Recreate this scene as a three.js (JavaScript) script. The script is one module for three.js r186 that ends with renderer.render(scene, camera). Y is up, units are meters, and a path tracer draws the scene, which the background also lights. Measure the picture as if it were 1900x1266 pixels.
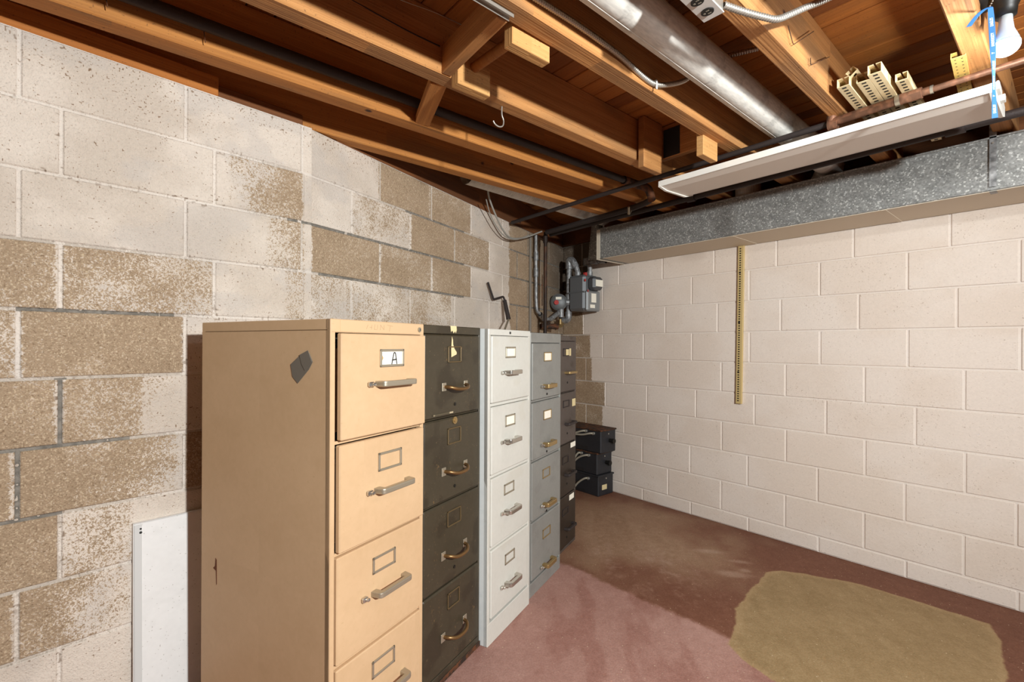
import * as THREE from 'three';
import { mergeGeometries } from 'three/addons/utils/BufferGeometryUtils.js';

// ---------------------------------------------------------------- camera, light, exposure
const scene = new THREE.Scene();
scene.background = new THREE.Color(0x050505);
const EYE = 1.22;
const camera = new THREE.PerspectiveCamera(2 * Math.atan(633 / 887.2) * 180 / Math.PI, 1900 / 1266, 0.02, 30);
camera.position.set(0, EYE, 0);
camera.rotation.order = 'YXZ';
camera.rotation.set(0, THREE.MathUtils.degToRad(49.97), 0.0043);
camera.setViewOffset(1900, 1266, 0, -7.2, 1900, 1266);
const renderer = new THREE.WebGLRenderer({ antialias: true });
renderer.toneMapping = THREE.LinearToneMapping;
renderer.toneMappingExposure = 1.32;
renderer.shadowMap.enabled = true;
renderer.shadowMap.type = THREE.PCFSoftShadowMap;
const BULB_A = { pos: [-0.135, 2.045, -1.87], power: 0.8, color: 0xf5fafa };   // the bulb in view, top right
const UNSEEN_LAMP = { pos: [1.4, 1.85, -0.55], aim: [-1.8, 1.02, -1.35], power: 33.0, color: 0xf5fafa };   // unseen lamp right of the camera, placed to light the cabinets and left wall

// ---------------------------------------------------------------- helpers
function rng(seed) { let a = seed >>> 0; return () => { a = (a + 0x6D2B79F5) | 0; let t = Math.imul(a ^ (a >>> 15), 1 | a); t = (t + Math.imul(t ^ (t >>> 7), 61 | t)) ^ t; return ((t ^ (t >>> 14)) >>> 0) / 4294967296; }; }
function hash(x, y, s) { let h = Math.imul(x, 374761393) + Math.imul(y, 668265263) + Math.imul(s, 1274126177); h = Math.imul(h ^ (h >>> 13), 1274126177); return ((h ^ (h >>> 16)) >>> 0) / 4294967296; }
function vn(x, y, s) {
  const xi = Math.floor(x), yi = Math.floor(y); let fx = x - xi, fy = y - yi; fx = fx * fx * (3 - 2 * fx); fy = fy * fy * (3 - 2 * fy);
  const a = hash(xi, yi, s), b = hash(xi + 1, yi, s), c = hash(xi, yi + 1, s), d = hash(xi + 1, yi + 1, s);
  return a + (b - a) * fx + (c - a) * fy + (a - b - c + d) * fx * fy;
}
function fbm(x, y, s, o = 4) { let v = 0, a = 0.5, t = 0; for (let i = 0; i < o; i++) { v += a * vn(x, y, s + i * 17); t += a; x = x * 2.03 + 11.3; y = y * 2.03 + 5.7; a *= 0.5; } return v / t; }
const clamp = (v, a = 0, b = 1) => Math.min(b, Math.max(a, v));
const sst = (a, b, v) => { const t = clamp((v - a) / (b - a)); return t * t * (3 - 2 * t); };
const mix = (a, b, t) => a + (b - a) * t;
const mix3 = (a, b, t) => [mix(a[0], b[0], t), mix(a[1], b[1], t), mix(a[2], b[2], t)];
function tex(w, h, fn, { srgb = true, rep } = {}) {           // fn(u, v) -> 0..255, v upwards
  const d = new Uint8Array(w * h * 4);
  for (let j = 0; j < h; j++) for (let i = 0; i < w; i++) {
    const c = fn((i + 0.5) / w, (j + 0.5) / h), k = (j * w + i) * 4;
    if (typeof c === 'number') { d[k] = d[k + 1] = d[k + 2] = clamp(c, 0, 255); } else { d[k] = clamp(c[0], 0, 255); d[k + 1] = clamp(c[1], 0, 255); d[k + 2] = clamp(c[2], 0, 255); }
    d[k + 3] = 255;
  }
  const t = new THREE.DataTexture(d, w, h, THREE.RGBAFormat);
  t.magFilter = THREE.LinearFilter; t.minFilter = THREE.LinearMipmapLinearFilter; t.generateMipmaps = true;
  if (srgb) t.colorSpace = THREE.SRGBColorSpace;
  t.wrapS = t.wrapT = THREE.RepeatWrapping; if (rep) t.repeat.set(rep[0], rep[1]);
  t.needsUpdate = true; return t;
}
const fit = (t, u0, v0, w, h) => { t.wrapS = t.wrapT = THREE.ClampToEdgeWrapping; t.repeat.set(1 / w, 1 / h); t.offset.set(-u0 / w, -v0 / h); return t; };
const std = (o) => { const m = new THREE.MeshStandardMaterial({ roughness: 0.7, metalness: 0, ...o }); m.side = o.side ?? THREE.FrontSide; return m; };

const used = {};
const numbered = (n) => { used[n] = (used[n] ?? -1) + 1; return used[n] ? `${n}_${String(used[n]).padStart(3, '0')}` : n; };
function tag(o, label, category, group) { o.userData.label = label; o.userData.category = category; if (group) o.userData.group = group; return o; }
function thing(name, label, category, pos = [0, 0, 0], turn = 0, group) {
  const o = new THREE.Group(); o.name = numbered(name); o.position.set(...pos); o.rotation.y = turn; scene.add(o); return tag(o, label, category, group);
}
function part(name, geo, mat, parent, label) {
  const g = Array.isArray(geo) ? (geo.length > 1 ? mergeGeometries(geo.map((q) => q.index ? q.toNonIndexed() : q)) : geo[0]) : geo;
  const m = new THREE.Mesh(g, mat); m.castShadow = m.receiveShadow = true;
  m.name = parent === scene ? numbered(name) : name; parent.add(m); if (label) m.userData.label = label; return m;
}
function solo(name, geo, mat, label, category, group) { return tag(part(name, geo, mat, scene), label, category, group); }
function struct(name) { const g = new THREE.Group(); g.name = name; g.userData.kind = 'structure'; scene.add(g); return g; }

// chamfered box; uv in metres, u runs along `grain`
function cbox(w, h, d, b = 0.002, { grain = null, uv = null, at = [0, 0, 0], du = 0, dv = 0 } = {}) {
  const H = [w / 2, h / 2, d / 2], P = [], N = [], U = [];
  b = Math.min(b, w * 0.45, h * 0.45, d * 0.45);
  const pt = (s, a) => s.map((q, k) => q * (H[k] - (k === a ? 0 : b)));
  const put = (ps) => {
    const A = new THREE.Vector3(...ps[0]), B = new THREE.Vector3(...ps[1]), C = new THREE.Vector3(...ps[2]);
    const n = new THREE.Vector3().crossVectors(B.clone().sub(A), C.clone().sub(A)).normalize();
    const m = ps.reduce((q, p) => q.add(new THREE.Vector3(...p)), new THREE.Vector3());
    if (n.dot(m) < 0) { ps = ps.slice().reverse(); n.negate(); }
    const ax = [Math.abs(n.x), Math.abs(n.y), Math.abs(n.z)], k = ax.indexOf(Math.max(...ax));
    for (let i = 1; i + 1 < ps.length; i++) for (const p of [ps[0], ps[i], ps[i + 1]]) {
      const q = [p[0] + at[0], p[1] + at[1], p[2] + at[2]];
      P.push(...q); N.push(n.x, n.y, n.z);
      if (uv) U.push(...uv(q, k)); else {
        let o = [0, 1, 2].filter((e) => e !== k);
        if (k === 0) o = [2, 1]; if (grain !== null && o[1] === grain) o = [o[1], o[0]];
        U.push(p[o[0]] + du + k * 0.31, p[o[1]] + dv + k * 0.173 + (n.getComponent(k) < 0 ? 0.09 : 0));
      }
    }
  };
  for (let a = 0; a < 3; a++) for (const s of [-1, 1]) {
    const [e, f] = [0, 1, 2].filter((q) => q !== a), c = [];
    for (const [i, j] of [[-1, -1], [1, -1], [1, 1], [-1, 1]]) { const q = [0, 0, 0]; q[a] = s; q[e] = i; q[f] = j; c.push(pt(q, a)); }
    put(c);
  }
  for (let a = 0; a < 3; a++) { const [e, f] = [0, 1, 2].filter((q) => q !== a);
    for (const i of [-1, 1]) for (const j of [-1, 1]) { const q = [0, 0, 0], r = [0, 0, 0]; q[e] = r[e] = i; q[f] = r[f] = j; q[a] = -1; r[a] = 1; put([pt(q, e), pt(r, e), pt(r, f), pt(q, f)]); } }
  for (const i of [-1, 1]) for (const j of [-1, 1]) for (const k of [-1, 1]) put([pt([i, j, k], 0), pt([i, j, k], 1), pt([i, j, k], 2)]);
  const g = new THREE.BufferGeometry();
  g.setAttribute('position', new THREE.Float32BufferAttribute(P, 3)); g.setAttribute('normal', new THREE.Float32BufferAttribute(N, 3)); g.setAttribute('uv', new THREE.Float32BufferAttribute(U, 2));
  return g;
}
const V = (a) => new THREE.Vector3(...a);
function rod(a, b, r, seg = 14, r2 = r) {                    // cylinder between two points, uv in metres
  const A = V(a), B = V(b), L = A.distanceTo(B), g = new THREE.CylinderGeometry(r2, r, L, seg, 1);
  const u = g.attributes.uv; for (let i = 0; i < u.count; i++) u.setXY(i, u.getX(i) * 6.28 * r, u.getY(i) * L);
  g.applyQuaternion(new THREE.Quaternion().setFromUnitVectors(new THREE.Vector3(0, 1, 0), B.clone().sub(A).normalize()));
  const m = A.add(B).multiplyScalar(0.5); g.translate(m.x, m.y, m.z); return g;
}
class Poly extends THREE.Curve {                              // polyline with rounded corners
  constructor(pts, r) { super(); this.c = new THREE.CurvePath(); const p = pts.map(V); let cur = p[0];
    for (let i = 1; i < p.length - 1; i++) { const a = p[i].clone().sub(p[i - 1]), b = p[i + 1].clone().sub(p[i]), k = Math.min(r, a.length() * 0.45, b.length() * 0.45);
      const s = p[i].clone().addScaledVector(a.normalize(), -k), e = p[i].clone().addScaledVector(b.normalize(), k);
      this.c.add(new THREE.LineCurve3(cur, s)); this.c.add(new THREE.QuadraticBezierCurve3(s, p[i], e)); cur = e; }
    this.c.add(new THREE.LineCurve3(cur, p[p.length - 1])); }
  getPoint(t, o = new THREE.Vector3()) { return o.copy(this.c.getPoint(t)); }
}
function scaleUV(g, a, b) { const u = g.attributes.uv; for (let i = 0; i < u.count; i++) u.setXY(i, u.getX(i) * a, u.getY(i) * b); return g; }
function pipe(pts, r, bend = 0.05, n = 90, seg = 10) { const c = new Poly(pts, bend); return scaleUV(new THREE.TubeGeometry(c, n, r, seg, false), c.getLength(), 6.28 * r); }
function wire(pts, r, n = 80, seg = 7) { const c = new THREE.CatmullRomCurve3(pts.map(V)); return scaleUV(new THREE.TubeGeometry(c, n, r, seg, false), c.getLength(), 6.28 * r); }
function armoured(pts, r, n) {                                // flexible metal conduit: a tube with ring ridges
  const c = new THREE.CatmullRomCurve3(pts.map(V)), L = c.getLength(), seg = n ?? Math.ceil(L / 0.0021), g = new THREE.TubeGeometry(c, seg, r, 9, false), p = g.attributes.position;
  for (let i = 0; i <= seg; i++) { const o = c.getPointAt(i / seg), k = i % 4 === 0 ? 0.8 : (i % 4 === 2 ? 1.12 : 1); for (let j = 0; j <= 9; j++) { const q = i * 10 + j; p.setXYZ(q, o.x + (p.getX(q) - o.x) * k, o.y + (p.getY(q) - o.y) * k, o.z + (p.getZ(q) - o.z) * k); } }
  g.computeVertexNormals(); return g;
}
function prism(outline, len, axis = 'x', b = 0) {             // outline in (a, b) extruded along an axis from 0 to len
  const s = new THREE.Shape(outline.map(([x, y]) => new THREE.Vector2(x, y)));
  const g = new THREE.ExtrudeGeometry(s, { depth: len, bevelEnabled: b > 0, bevelSize: b, bevelThickness: b, bevelSegments: 1, steps: 1 });
  if (axis === 'x') g.applyMatrix4(new THREE.Matrix4().set(0, 0, 1, 0, 0, 1, 0, 0, -1, 0, 0, 0, 0, 0, 0, 1));  // (a,b,l) -> x=l, y=b, z=-a
  return g;
}

// ---------------------------------------------------------------- materials
const grainTex = tex(512, 512, (u, v) => 128 + 70 * (fbm(u * 90, v * 90, 3, 3) - 0.5) * 2 + 50 * (vn(u * 240, v * 240, 9) - 0.5), { srgb: false, rep: [2.6, 2.6] });
function woodFn(seed, dark, light, ring = 26, dirt = 0.3) {
  return (u, v) => { const x = u * 2, y = v * 0.5;
    const w = fbm(x * 1.1, y * 9, seed, 3) * 1.2, r = Math.abs(((y * ring + w * 2.2 + 0.25 * vn(x * 3, y * 40, seed + 2)) % 1) - 0.5) * 2;
    const f = fbm(x * 5, y * 420, seed + 5, 3), k = 0.24 * r + 0.62 * f + 0.1;
    let c = mix3(dark, light, clamp(k)); c = mix3(c, dark, 0.35 * sst(0.45, 0.65, fbm(x * 0.9, y * 3, seed + 31, 3)));
    const d = sst(0.5, 0.72, fbm(x * 2.2, y * 7, seed + 8, 4)); c = mix3(c, [92, 72, 54], d * dirt);
    for (let q = 0; q < 3; q++) { const kx = hash(q, seed, 3) * 2, ky = hash(q, seed, 4) * 0.5, dd = Math.hypot((x - kx) * 0.7, y - ky); c = mix3(c, [66, 38, 20], sst(0.016, 0.006, dd + 0.006 * fbm(x * 60, y * 60, seed, 2))); }
    const sp = vn(x * 300, y * 300, seed + 21); if (sp > 0.93) c = mix3(c, [60, 40, 26], 0.4);
    return c; };
}
const T_joist = tex(1024, 512, woodFn(11, [150, 92, 38], [206, 140, 70]), { rep: [0.5, 2] });
const T_joist2 = tex(1024, 512, woodFn(47, [156, 102, 52], [208, 150, 90], 18, 0.3), { rep: [0.5, 2] });
const T_plank = tex(1024, 512, woodFn(83, [146, 86, 30], [194, 124, 52], 14, 0.15), { rep: [0.5, 2] });
const T_pale = tex(512, 256, woodFn(29, [184, 132, 74], [214, 166, 106], 60, 0.1), { rep: [0.5, 2] });
const bumpWood = tex(512, 256, (u, v) => 255 * fbm(u * 8, v * 190, 5, 3), { srgb: false, rep: [0.5, 2] });
const wood = (map, color = 0xffffff) => std({ map, color, roughness: 0.78, bumpMap: bumpWood, bumpScale: 0.0012 });
const M = {
  joist: wood(T_joist), joist2: wood(T_joist2), pale: wood(T_pale), plank: wood(T_plank), plank2: wood(T_plank, 0xd8cdbb), plank3: wood(T_plank, 0xc2b6a8),
  dark: wood(T_joist2, 0xa08a78), rodwood: wood(T_pale, 0xcfb48e),
  black: std({ color: 0x15130f, roughness: 0.5 }), iron: std({ color: 0x3a3230, roughness: 0.62, metalness: 0.35, bumpMap: grainTex, bumpScale: 0.001 }),
  oldiron: std({ map: tex(128, 256, (u, v) => mix3([44, 32, 26], [84, 52, 32], sst(0.5, 0.8, fbm(u * 8, v * 9, 66, 4))), { rep: [2, 1] }), roughness: 0.6, metalness: 0.3 }),
  rust: std({ map: tex(256, 256, (u, v) => mix3([52, 38, 30], [104, 62, 36], sst(0.35, 0.7, fbm(u * 14, v * 14, 61, 4))), { rep: [3, 3] }), roughness: 0.8, metalness: 0.2 }),
  copper: std({ map: tex(256, 256, (u, v) => mix3([112, 80, 62], [150, 106, 82], sst(0.3, 0.75, fbm(u * 10, v * 24, 62, 4))), { rep: [3, 3] }), roughness: 0.5, metalness: 0.5 }),
  solder: std({ color: 0xbdb5a4, roughness: 0.35, metalness: 0.8 }),
  galvpipe: std({ map: tex(256, 256, (u, v) => 128 + 60 * (fbm(u * 20, v * 20, 63, 4) - 0.5) * 2 + 18, { rep: [3, 3] }), roughness: 0.5, metalness: 0.45 }),
  chrome: std({ color: 0xc9c4bb, roughness: 0.25, metalness: 0.9 }), dullmetal: std({ color: 0xb3a996, roughness: 0.42, metalness: 0.7 }), brass: std({ color: 0xb09566, roughness: 0.36, metalness: 0.75 }), bronze: std({ color: 0x84643f, roughness: 0.36, metalness: 0.7 }),
  paper: std({ color: 0xf2ecdc, roughness: 0.9 }), oldpaper: std({ color: 0xdcc99a, roughness: 0.9 }), white: std({ color: 0xe9e6de, roughness: 0.45 }), red: std({ color: 0xb3302a, roughness: 0.6 }),
  plastic: std({ color: 0xd9d6d0, roughness: 0.4 }), wiregrey: std({ color: 0x9a958c, roughness: 0.6 }), steel: std({ color: 0xb4aea4, roughness: 0.38, metalness: 0.65 }),
};
function galvFn(seed, cell, lo, hi) { return (u, v) => { const x = u * cell, y = v * cell, xi = Math.floor(x), yi = Math.floor(y); let b = 9, id = 0;
  for (let i = -1; i < 2; i++) for (let j = -1; j < 2; j++) { const cx = ((xi + i) % cell + cell) % cell, cy = ((yi + j) % cell + cell) % cell, px = xi + i + hash(cx, cy, seed), py = yi + j + hash(cx, cy, seed + 1), d = (px - x) ** 2 + (py - y) ** 2; if (d < b) { b = d; id = hash(cx, cy, seed + 2); } }
  const k = id > 0.9 ? 1 : id * 0.55; return mix(lo, hi, k) + 16 * (fbm(u * 9, v * 9, seed + 5, 3) - 0.5) * 2; }; }
const T_galv = tex(512, 512, (u, v) => { const g = galvFn(71, 84, 128, 196)(u, v); return [g, g, g * 0.98]; }, { rep: [2, 2] });
M.galv = std({ map: T_galv, roughness: 0.55, metalness: 0.45 });
M.galvBounce = std({ color: 0xd8ccb8, roughness: 0.65, metalness: 0.0 });  // warm light colour for the duct underside, floor bounce painted in
M.round = std({ map: tex(512, 512, (u, v) => { const g = 214 + 22 * (fbm(u * 120, v * 20, 75, 3) - 0.5) * 2 - 22 * sst(0.55, 0.75, fbm(u * 7, v * 9, 78, 4)); return [g, g * 0.98, g * 0.94]; }, { rep: [2, 2] }), roughness: 0.82, metalness: 0.0 });

// ---------------------------------------------------------------- walls of concrete block
const HB = 2.125;                                             // wall top
const W1 = { n: [0.9921, -0.1255], u: [-0.1255, -0.9921], d: -1.975 };   // left wall, near stretch
const W2 = { n: [0.9312, -0.3646], u: [-0.3646, -0.9312], d: -1.705 };   // left wall, far stretch
const W3 = { n: [0, 1], u: [-1, 0], d: -3.211 };                          // right wall
const COURSE = 0.2032, BLOCK = 0.4064, JOINT = 0.0075;
const blockEdges = (off, s0, s1) => { const e = []; let k = Math.ceil((s0 - off) / BLOCK - 1); for (;; k++) { const a = off + k * BLOCK; if (a >= s1) break; e.push(a); } return e; };
function rowsOf(top, offs) { const r = []; for (let k = -1; k < 10; k++) { const t = Math.min(HB, top - k * COURSE), b = Math.max(0, top - (k + 1) * COURSE); if (t - b > 0.02) r.push([t, b, offs(k)]); } return r; }
const rowsL1 = rowsOf(1.927, (k) => (k + 1) % 2 ? 0.134 : 0.045), rowsL2 = rowsOf(1.927, (k) => (k + 1) % 2 ? 1.581 : 1.762);
const offR = [1.236, 1.642, 2.622, 2.836, 2.619, 2.4006, 2.587, 2.397, 2.2226, 0.775 + 0.4064, 0.998];
const rowsR = rowsOf(1.922, (k) => offR[k + 1]);
// bare or worn patches: s0, s1, top, bottom, amounts at the four corners (top left, top right, bottom left, bottom right)
const bareL1 = [[0.587, 0.861, 1.927, 1.724, 0.35, 0.9, 0.2, 0.7], [0.721, 0.869, 1.724, 1.521, 0.3, 0.9, 0.1, 0.55], [-0.4, 0.125, 1.521, 1.317, 0.7, 0.95, 0.75, 0.8], [0.134, 0.538, 1.521, 1.317, 0.8, 0.4, 0.75, 0.35], [0.793, 0.876, 1.521, 1.317, 0.1, 0.5, 0.1, 0.3], [-0.4, 0.041, 1.317, 1.114, 0.8, 0.8, 0.8, 0.8], [0.049, 0.446, 1.317, 1.114, 0.95, 1, 0.95, 1], [-0.4, 0.126, 1.114, 0.911, 1, 1, 1, 1], [0.138, 0.338, 1.114, 0.911, 1, 0.75, 1, 0.35], [0.338, 0.431, 1.114, 0.911, 0.4, 0, 0.15, 0], [-0.4, 0.03, 0.911, 0.708, 1, 1, 1, 1], [0.037, 0.432, 0.911, 0.708, 1, 0.6, 1, 0.35], [0.45, 0.6, 0.911, 0.708, 0.8, 0.8, 0.8, 0.8], [-0.4, 0.136, 0.708, 0.505, 1, 1, 1, 1], [0.143, 0.306, 0.708, 0.505, 0.15, 0.15, 0.4, 0.4], [-0.4, 0.037, 0.505, 0.301, 1, 1, 1, 1], [0.044, 0.3, 0.505, 0.301, 0.95, 0.3, 0.8, 0.05]];
const bareL2 = [[1.748, 2.148, 2.13, 1.927, 1, 1, 1, 1], [2.148, 2.565, 2.13, 1.927, 0.9, 0.9, 0.9, 0.9], [1.588, 1.984, 1.927, 1.724, 0.3, 0.35, 0.35, 0.3], [1.993, 2.389, 1.927, 1.724, 1, 1, 1, 1], [2.389, 2.792, 1.927, 1.724, 0.85, 0.85, 0.85, 0.85], [1.362, 1.765, 1.724, 1.521, 1, 1, 1, 1], [1.765, 2.175, 1.724, 1.521, 0.85, 0.85, 0.85, 0.85], [2.175, 2.574, 1.724, 1.521, 0.92, 0.92, 0.92, 0.92], [1.342, 1.542, 1.521, 1.317, 0.4, 0.2, 0.1, 0.1], [1.548, 1.962, 1.521, 1.317, 0.35, 0.35, 0.35, 0.35], [1.962, 2.359, 1.521, 1.317, 0.5, 0.5, 0.5, 0.5], [3.085, 4.3, 2.2, -0.1, 1, 1, 1, 1]];
const bareR = [[2.77, 3.3, 2.2, 1.74, 1, 1, 1, 1], [2.84, 3.3, 1.74, 1.516, 1, 1, 1, 1], [2.845, 3.3, 1.516, 1.312, 1, 1, 1, 1], [2.76, 3.3, 1.312, 1.109, 0.75, 1, 0.9, 1], [2.74, 3.3, 1.109, 0.906, 1, 1, 1, 1], [2.6, 3.3, 0.906, 0.703, 0.9, 1, 0.9, 1], [2.62, 3.3, 0.703, 0.5, 0.9, 1, 0.9, 1], [2.66, 3.3, 0.5, 0, 0.8, 1, 0.8, 1]];
const greyL1 = [[0.04, 0.42, 1.311, 1.325], [0.0, 0.3, 0.904, 0.918], [0.12, 0.148, 0.911, 1.114], [0.02, 0.05, 0.708, 0.911], [-0.1, 0.14, 0.702, 0.714], [0.8, 0.9, 1.717, 1.731]];
const greyL2 = [[1.33, 2.5, 1.716, 1.732], [1.33, 1.36, 1.6, 1.76], [1.95, 2.5, 1.919, 1.935], [1.4, 2.5, 1.513, 1.526], [3.1, 4.2, 0, 2.2]];
function wallTex(w, h, s0, sw, rows, bare, grey, seed, paintA, opt = {}) {
  return fit(tex(w, h, (uu, vv) => {
    const s = s0 + uu * sw, y = vv * HB;
    let row = null; for (const r of rows) if (y <= r[0] && y > r[1]) { row = r; break; }
    let dj = 9; if (row) { const q = (((s - row[2]) % BLOCK) + BLOCK) % BLOCK; dj = Math.min(q, BLOCK - q, row[0] - y, y - row[1]); }
    let B = 0;
    for (const b of bare) { if (y > b[2] + 0.004 || y < b[3] - 0.004 || s < b[0] - 0.04 || s > b[1] + 0.012) continue;
      const a = clamp((s - b[0]) / (b[1] - b[0])), t = clamp((b[2] - y) / (b[2] - b[3]));
      const jag = b[0] > 3 ? 0.07 * (fbm(y * 17, s * 6, seed + 61, 3) - 0.5) : 0; const k = mix(mix(b[4], b[5], a), mix(b[6], b[7], a), t) * sst(b[0] - 0.006, b[0] + 0.01, s + jag + 0.012 * (fbm(s * 120, y * 120, seed + 41, 2) - 0.5)) * sst(b[1] + 0.006, b[1] - 0.01, s + 0.012 * (fbm(s * 120, y * 120, seed + 42, 2) - 0.5)); if (k > B) B = k; }
    const fine = vn(s * 420, y * 420, seed), mid = fbm(s * 170, y * 170, seed + 3, 3), big = fbm(s * 10, y * 10, seed + 7, 3);
    const nn = clamp(0.5 + (0.75 * (fine - 0.5) + 0.75 * (mid - 0.5) + 0.7 * (big - 0.5)) * 1.15);
    const m = Math.max(sst(0.84, 0.98, B) * (nn > 0.93 ? 0.5 : 1), sst(-0.24, 0.24, B - nn) * (B > 0.02 ? 1 : 0));
    let p = mix3(paintA[0], paintA[1], sst(0.3, 0.7, fbm(s * 4, y * 5, seed + 11, 4)));
    p = p.map((c) => c + 10 * (mid - 0.5));
    const sp = vn(s * 230, y * 230, seed + 13), dens = sst(0.45, 0.75, fbm(s * 5.5, y * 5.5, seed + 17, 3));
    if (opt.speck) { const k = sst(0.93 - 0.1 * dens, 0.97, sp) * opt.speck; p = mix3(p, [112, 84, 62], k); if (opt.top) { const kt = sst(0.8, 0.9, sp) * sst(0.1, 0.0, HB - y) * 0.8; p = mix3(p, [110, 82, 56], kt); } }
    if (opt.top) { const jd = sst(0.02, 0.004, dj) * sst(0.74, 0.9, vn(s * 140, y * 140, seed + 51)) * sst(0.4, 0.65, fbm(s * 8, y * 8, seed + 53, 3)); p = mix3(p, [104, 82, 64], jd * 0.8); p = mix3(p, [190, 180, 172], 0.4 * sst(0.52, 0.7, fbm(s * 6, y * 9, seed + 57, 4))); }
    const gr = vn(s * 330, y * 330, seed + 23); let b = mix3([146, 123, 98], [182, 157, 130], 0.55 * mid + 0.45 * big + 0.5 * (gr - 0.5));
    if (gr > 0.8) b = mix3(b, [212, 192, 162], 0.55); else if (gr < 0.13) b = mix3(b, [112, 88, 64], 0.5);
    if (opt.topDark) b = mix3(b, [58, 50, 44], opt.topDark(s, y));  // bare block darkens higher up, and towards the corner on the far stretch
    let c = mix3(p, b, m);
    if (dj < 0.0052) { let g = 0; for (const q of grey) if (s > q[0] && s < q[1] && y > q[2] && y < q[3]) g = 1; const gm = vn(s * 90, y * 90, seed + 31); c = g && gm > 0.12 ? mix3([104, 98, 90], [146, 138, 128], gm) : mix3(mix3(p, [228, 220, 212], 0.4), [150, 136, 120], m * 0.4); }
    return c;
  }), s0, 0, sw, HB);
}
const paintL = [[200, 185, 170], [218, 204, 190]], paintR = [[226, 211, 197], [231, 218, 206]];
const bumpBlock = tex(512, 512, (u, v) => 128 + 150 * (fbm(u * 150, v * 150, 14, 3) - 0.5) + (vn(u * 210, v * 210, 15) > 0.88 ? -60 : 0), { srgb: false, rep: [2, 2] });
const bumpPaint = tex(512, 512, (u, v) => 150 + 60 * (fbm(u * 70, v * 70, 34, 3) - 0.5) + (vn(u * 120, v * 150, 35) > 0.93 ? -80 : 0), { srgb: false, rep: [1.4, 1.4] });
const M_L1 = std({ map: wallTex(1280, 2048, -0.15, 1.2, rowsL1, bareL1, greyL1, 101, paintL, { speck: 0.8, top: true }), roughness: 0.92, bumpMap: bumpBlock, bumpScale: 0.004 });
const M_L2 = std({ map: wallTex(2048, 1536, 1.3, 2.85, rowsL2, bareL2, greyL2, 211, paintL, { speck: 0.7, top: true, topDark: (s, y) => 0.5 * sst(3.3, 4.1, s) * sst(1.0, 1.9, y) }), roughness: 0.92, bumpMap: bumpBlock, bumpScale: 0.004 });
const M_R = std({ map: wallTex(2048, 1280, -0.35, 3.5, rowsR, bareR, [], 307, paintR, { speck: 0.3, topDark: (s, y) => 0.6 * sst(1.6, 1.8, y + 0.08 * fbm(s * 9, y * 9, 5, 3)) }), roughness: 0.8, bumpMap: bumpPaint, bumpScale: 0.0022 });
function blockWall(name, W, sA, sB, bl0, bl1, rows, mat) {
  const wall = struct(name), [nx, nz] = W.n, [ux, uz] = W.u, turn = Math.atan2(nx, nz), sg = ux * nz - uz * nx > 0 ? 1 : -1;
  const rnd = rng(name.length * 77 + Math.round(sB * 100));
  const place = (m, s, y, o) => { m.position.set(nx * (W.d + o) + ux * s, y, nz * (W.d + o) + uz * s); m.rotation.y = turn; };
  const mortar = part('mortar', cbox(sB - sA, HB, 0.2, 0.001, { uv: (p) => [(sA + sB) / 2 + sg * p[0], p[1] + HB / 2] }), mat, wall); place(mortar, (sA + sB) / 2, HB / 2, -0.1045);
  for (const [t, b, off] of rows) for (const e of blockEdges(off, bl0, bl1)) {
    const a = Math.max(e, bl0), z = Math.min(e + BLOCK, bl1); if (z - a < 0.03) continue;
    const w = z - a - JOINT, h = t - b - JOINT, cs = (a + z) / 2, cy = (t + b) / 2;
    const m = part('block', cbox(w, h, 0.02, 0.0035, { uv: (p) => [cs + sg * p[0], cy + p[1]] }), mat, wall);
    place(m, cs, cy, -0.01 + (rnd() - 0.5) * 0.002);
  }
  return wall;
}
blockWall('wall_left', W1, -3.85, 0.9, -0.15, 0.872, rowsL1, M_L1);
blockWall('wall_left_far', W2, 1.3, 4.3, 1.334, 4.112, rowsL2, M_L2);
blockWall('wall_right', W3, -3.95, 3.3, -0.3, 3.086, rowsR, M_R);
const unseenWall = std({ color: 0x8f9194, roughness: 0.9, bumpMap: bumpPaint, bumpScale: 0.002 });  // walls out of view, grey and set far back to hold down bounce
part('panel', cbox(0.2, 2.5, 7.6, 0.002, { at: [3.9, 1.25, 0.3] }), unseenWall, struct('unseen_wall_near'));
part('panel', cbox(6.2, 2.5, 0.2, 0.002, { at: [1.0, 1.25, 3.9] }), unseenWall, struct('unseen_wall_back'));

// ---------------------------------------------------------------- floor: worn red paint with a tan patch
const patch = [[-0.987, -2.138], [-1.032, -2.219], [-1.085, -2.623], [-1.092, -2.708], [-1.042, -2.789], [-0.935, -2.862], [-0.718, -2.953], [-0.506, -2.966], [-0.258, -2.967], [-0.233, -2.863], [-0.203, -2.786], [-0.168, -2.506], [-0.2, -2.0], [-0.45, -1.78], [-0.709, -1.854], [-0.84, -1.887], [-0.928, -1.938]];
function sdPoly(p, x, y) { let d = 1e9, s = 1; for (let i = 0, j = p.length - 1; i < p.length; j = i++) { const ex = p[j][0] - p[i][0], ey = p[j][1] - p[i][1], wx = x - p[i][0], wy = y - p[i][1], t = clamp((wx * ex + wy * ey) / (ex * ex + ey * ey)), bx = wx - ex * t, by = wy - ey * t; d = Math.min(d, bx * bx + by * by); const c1 = y >= p[i][1], c2 = y < p[j][1], c3 = ex * wy > ey * wx; if ((c1 && c2 && c3) || (!c1 && !c2 && !c3)) s = -s; } return s * Math.sqrt(d); }
const FX = -3.2, FZ = -3.3, FS = 3.6;
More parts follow.
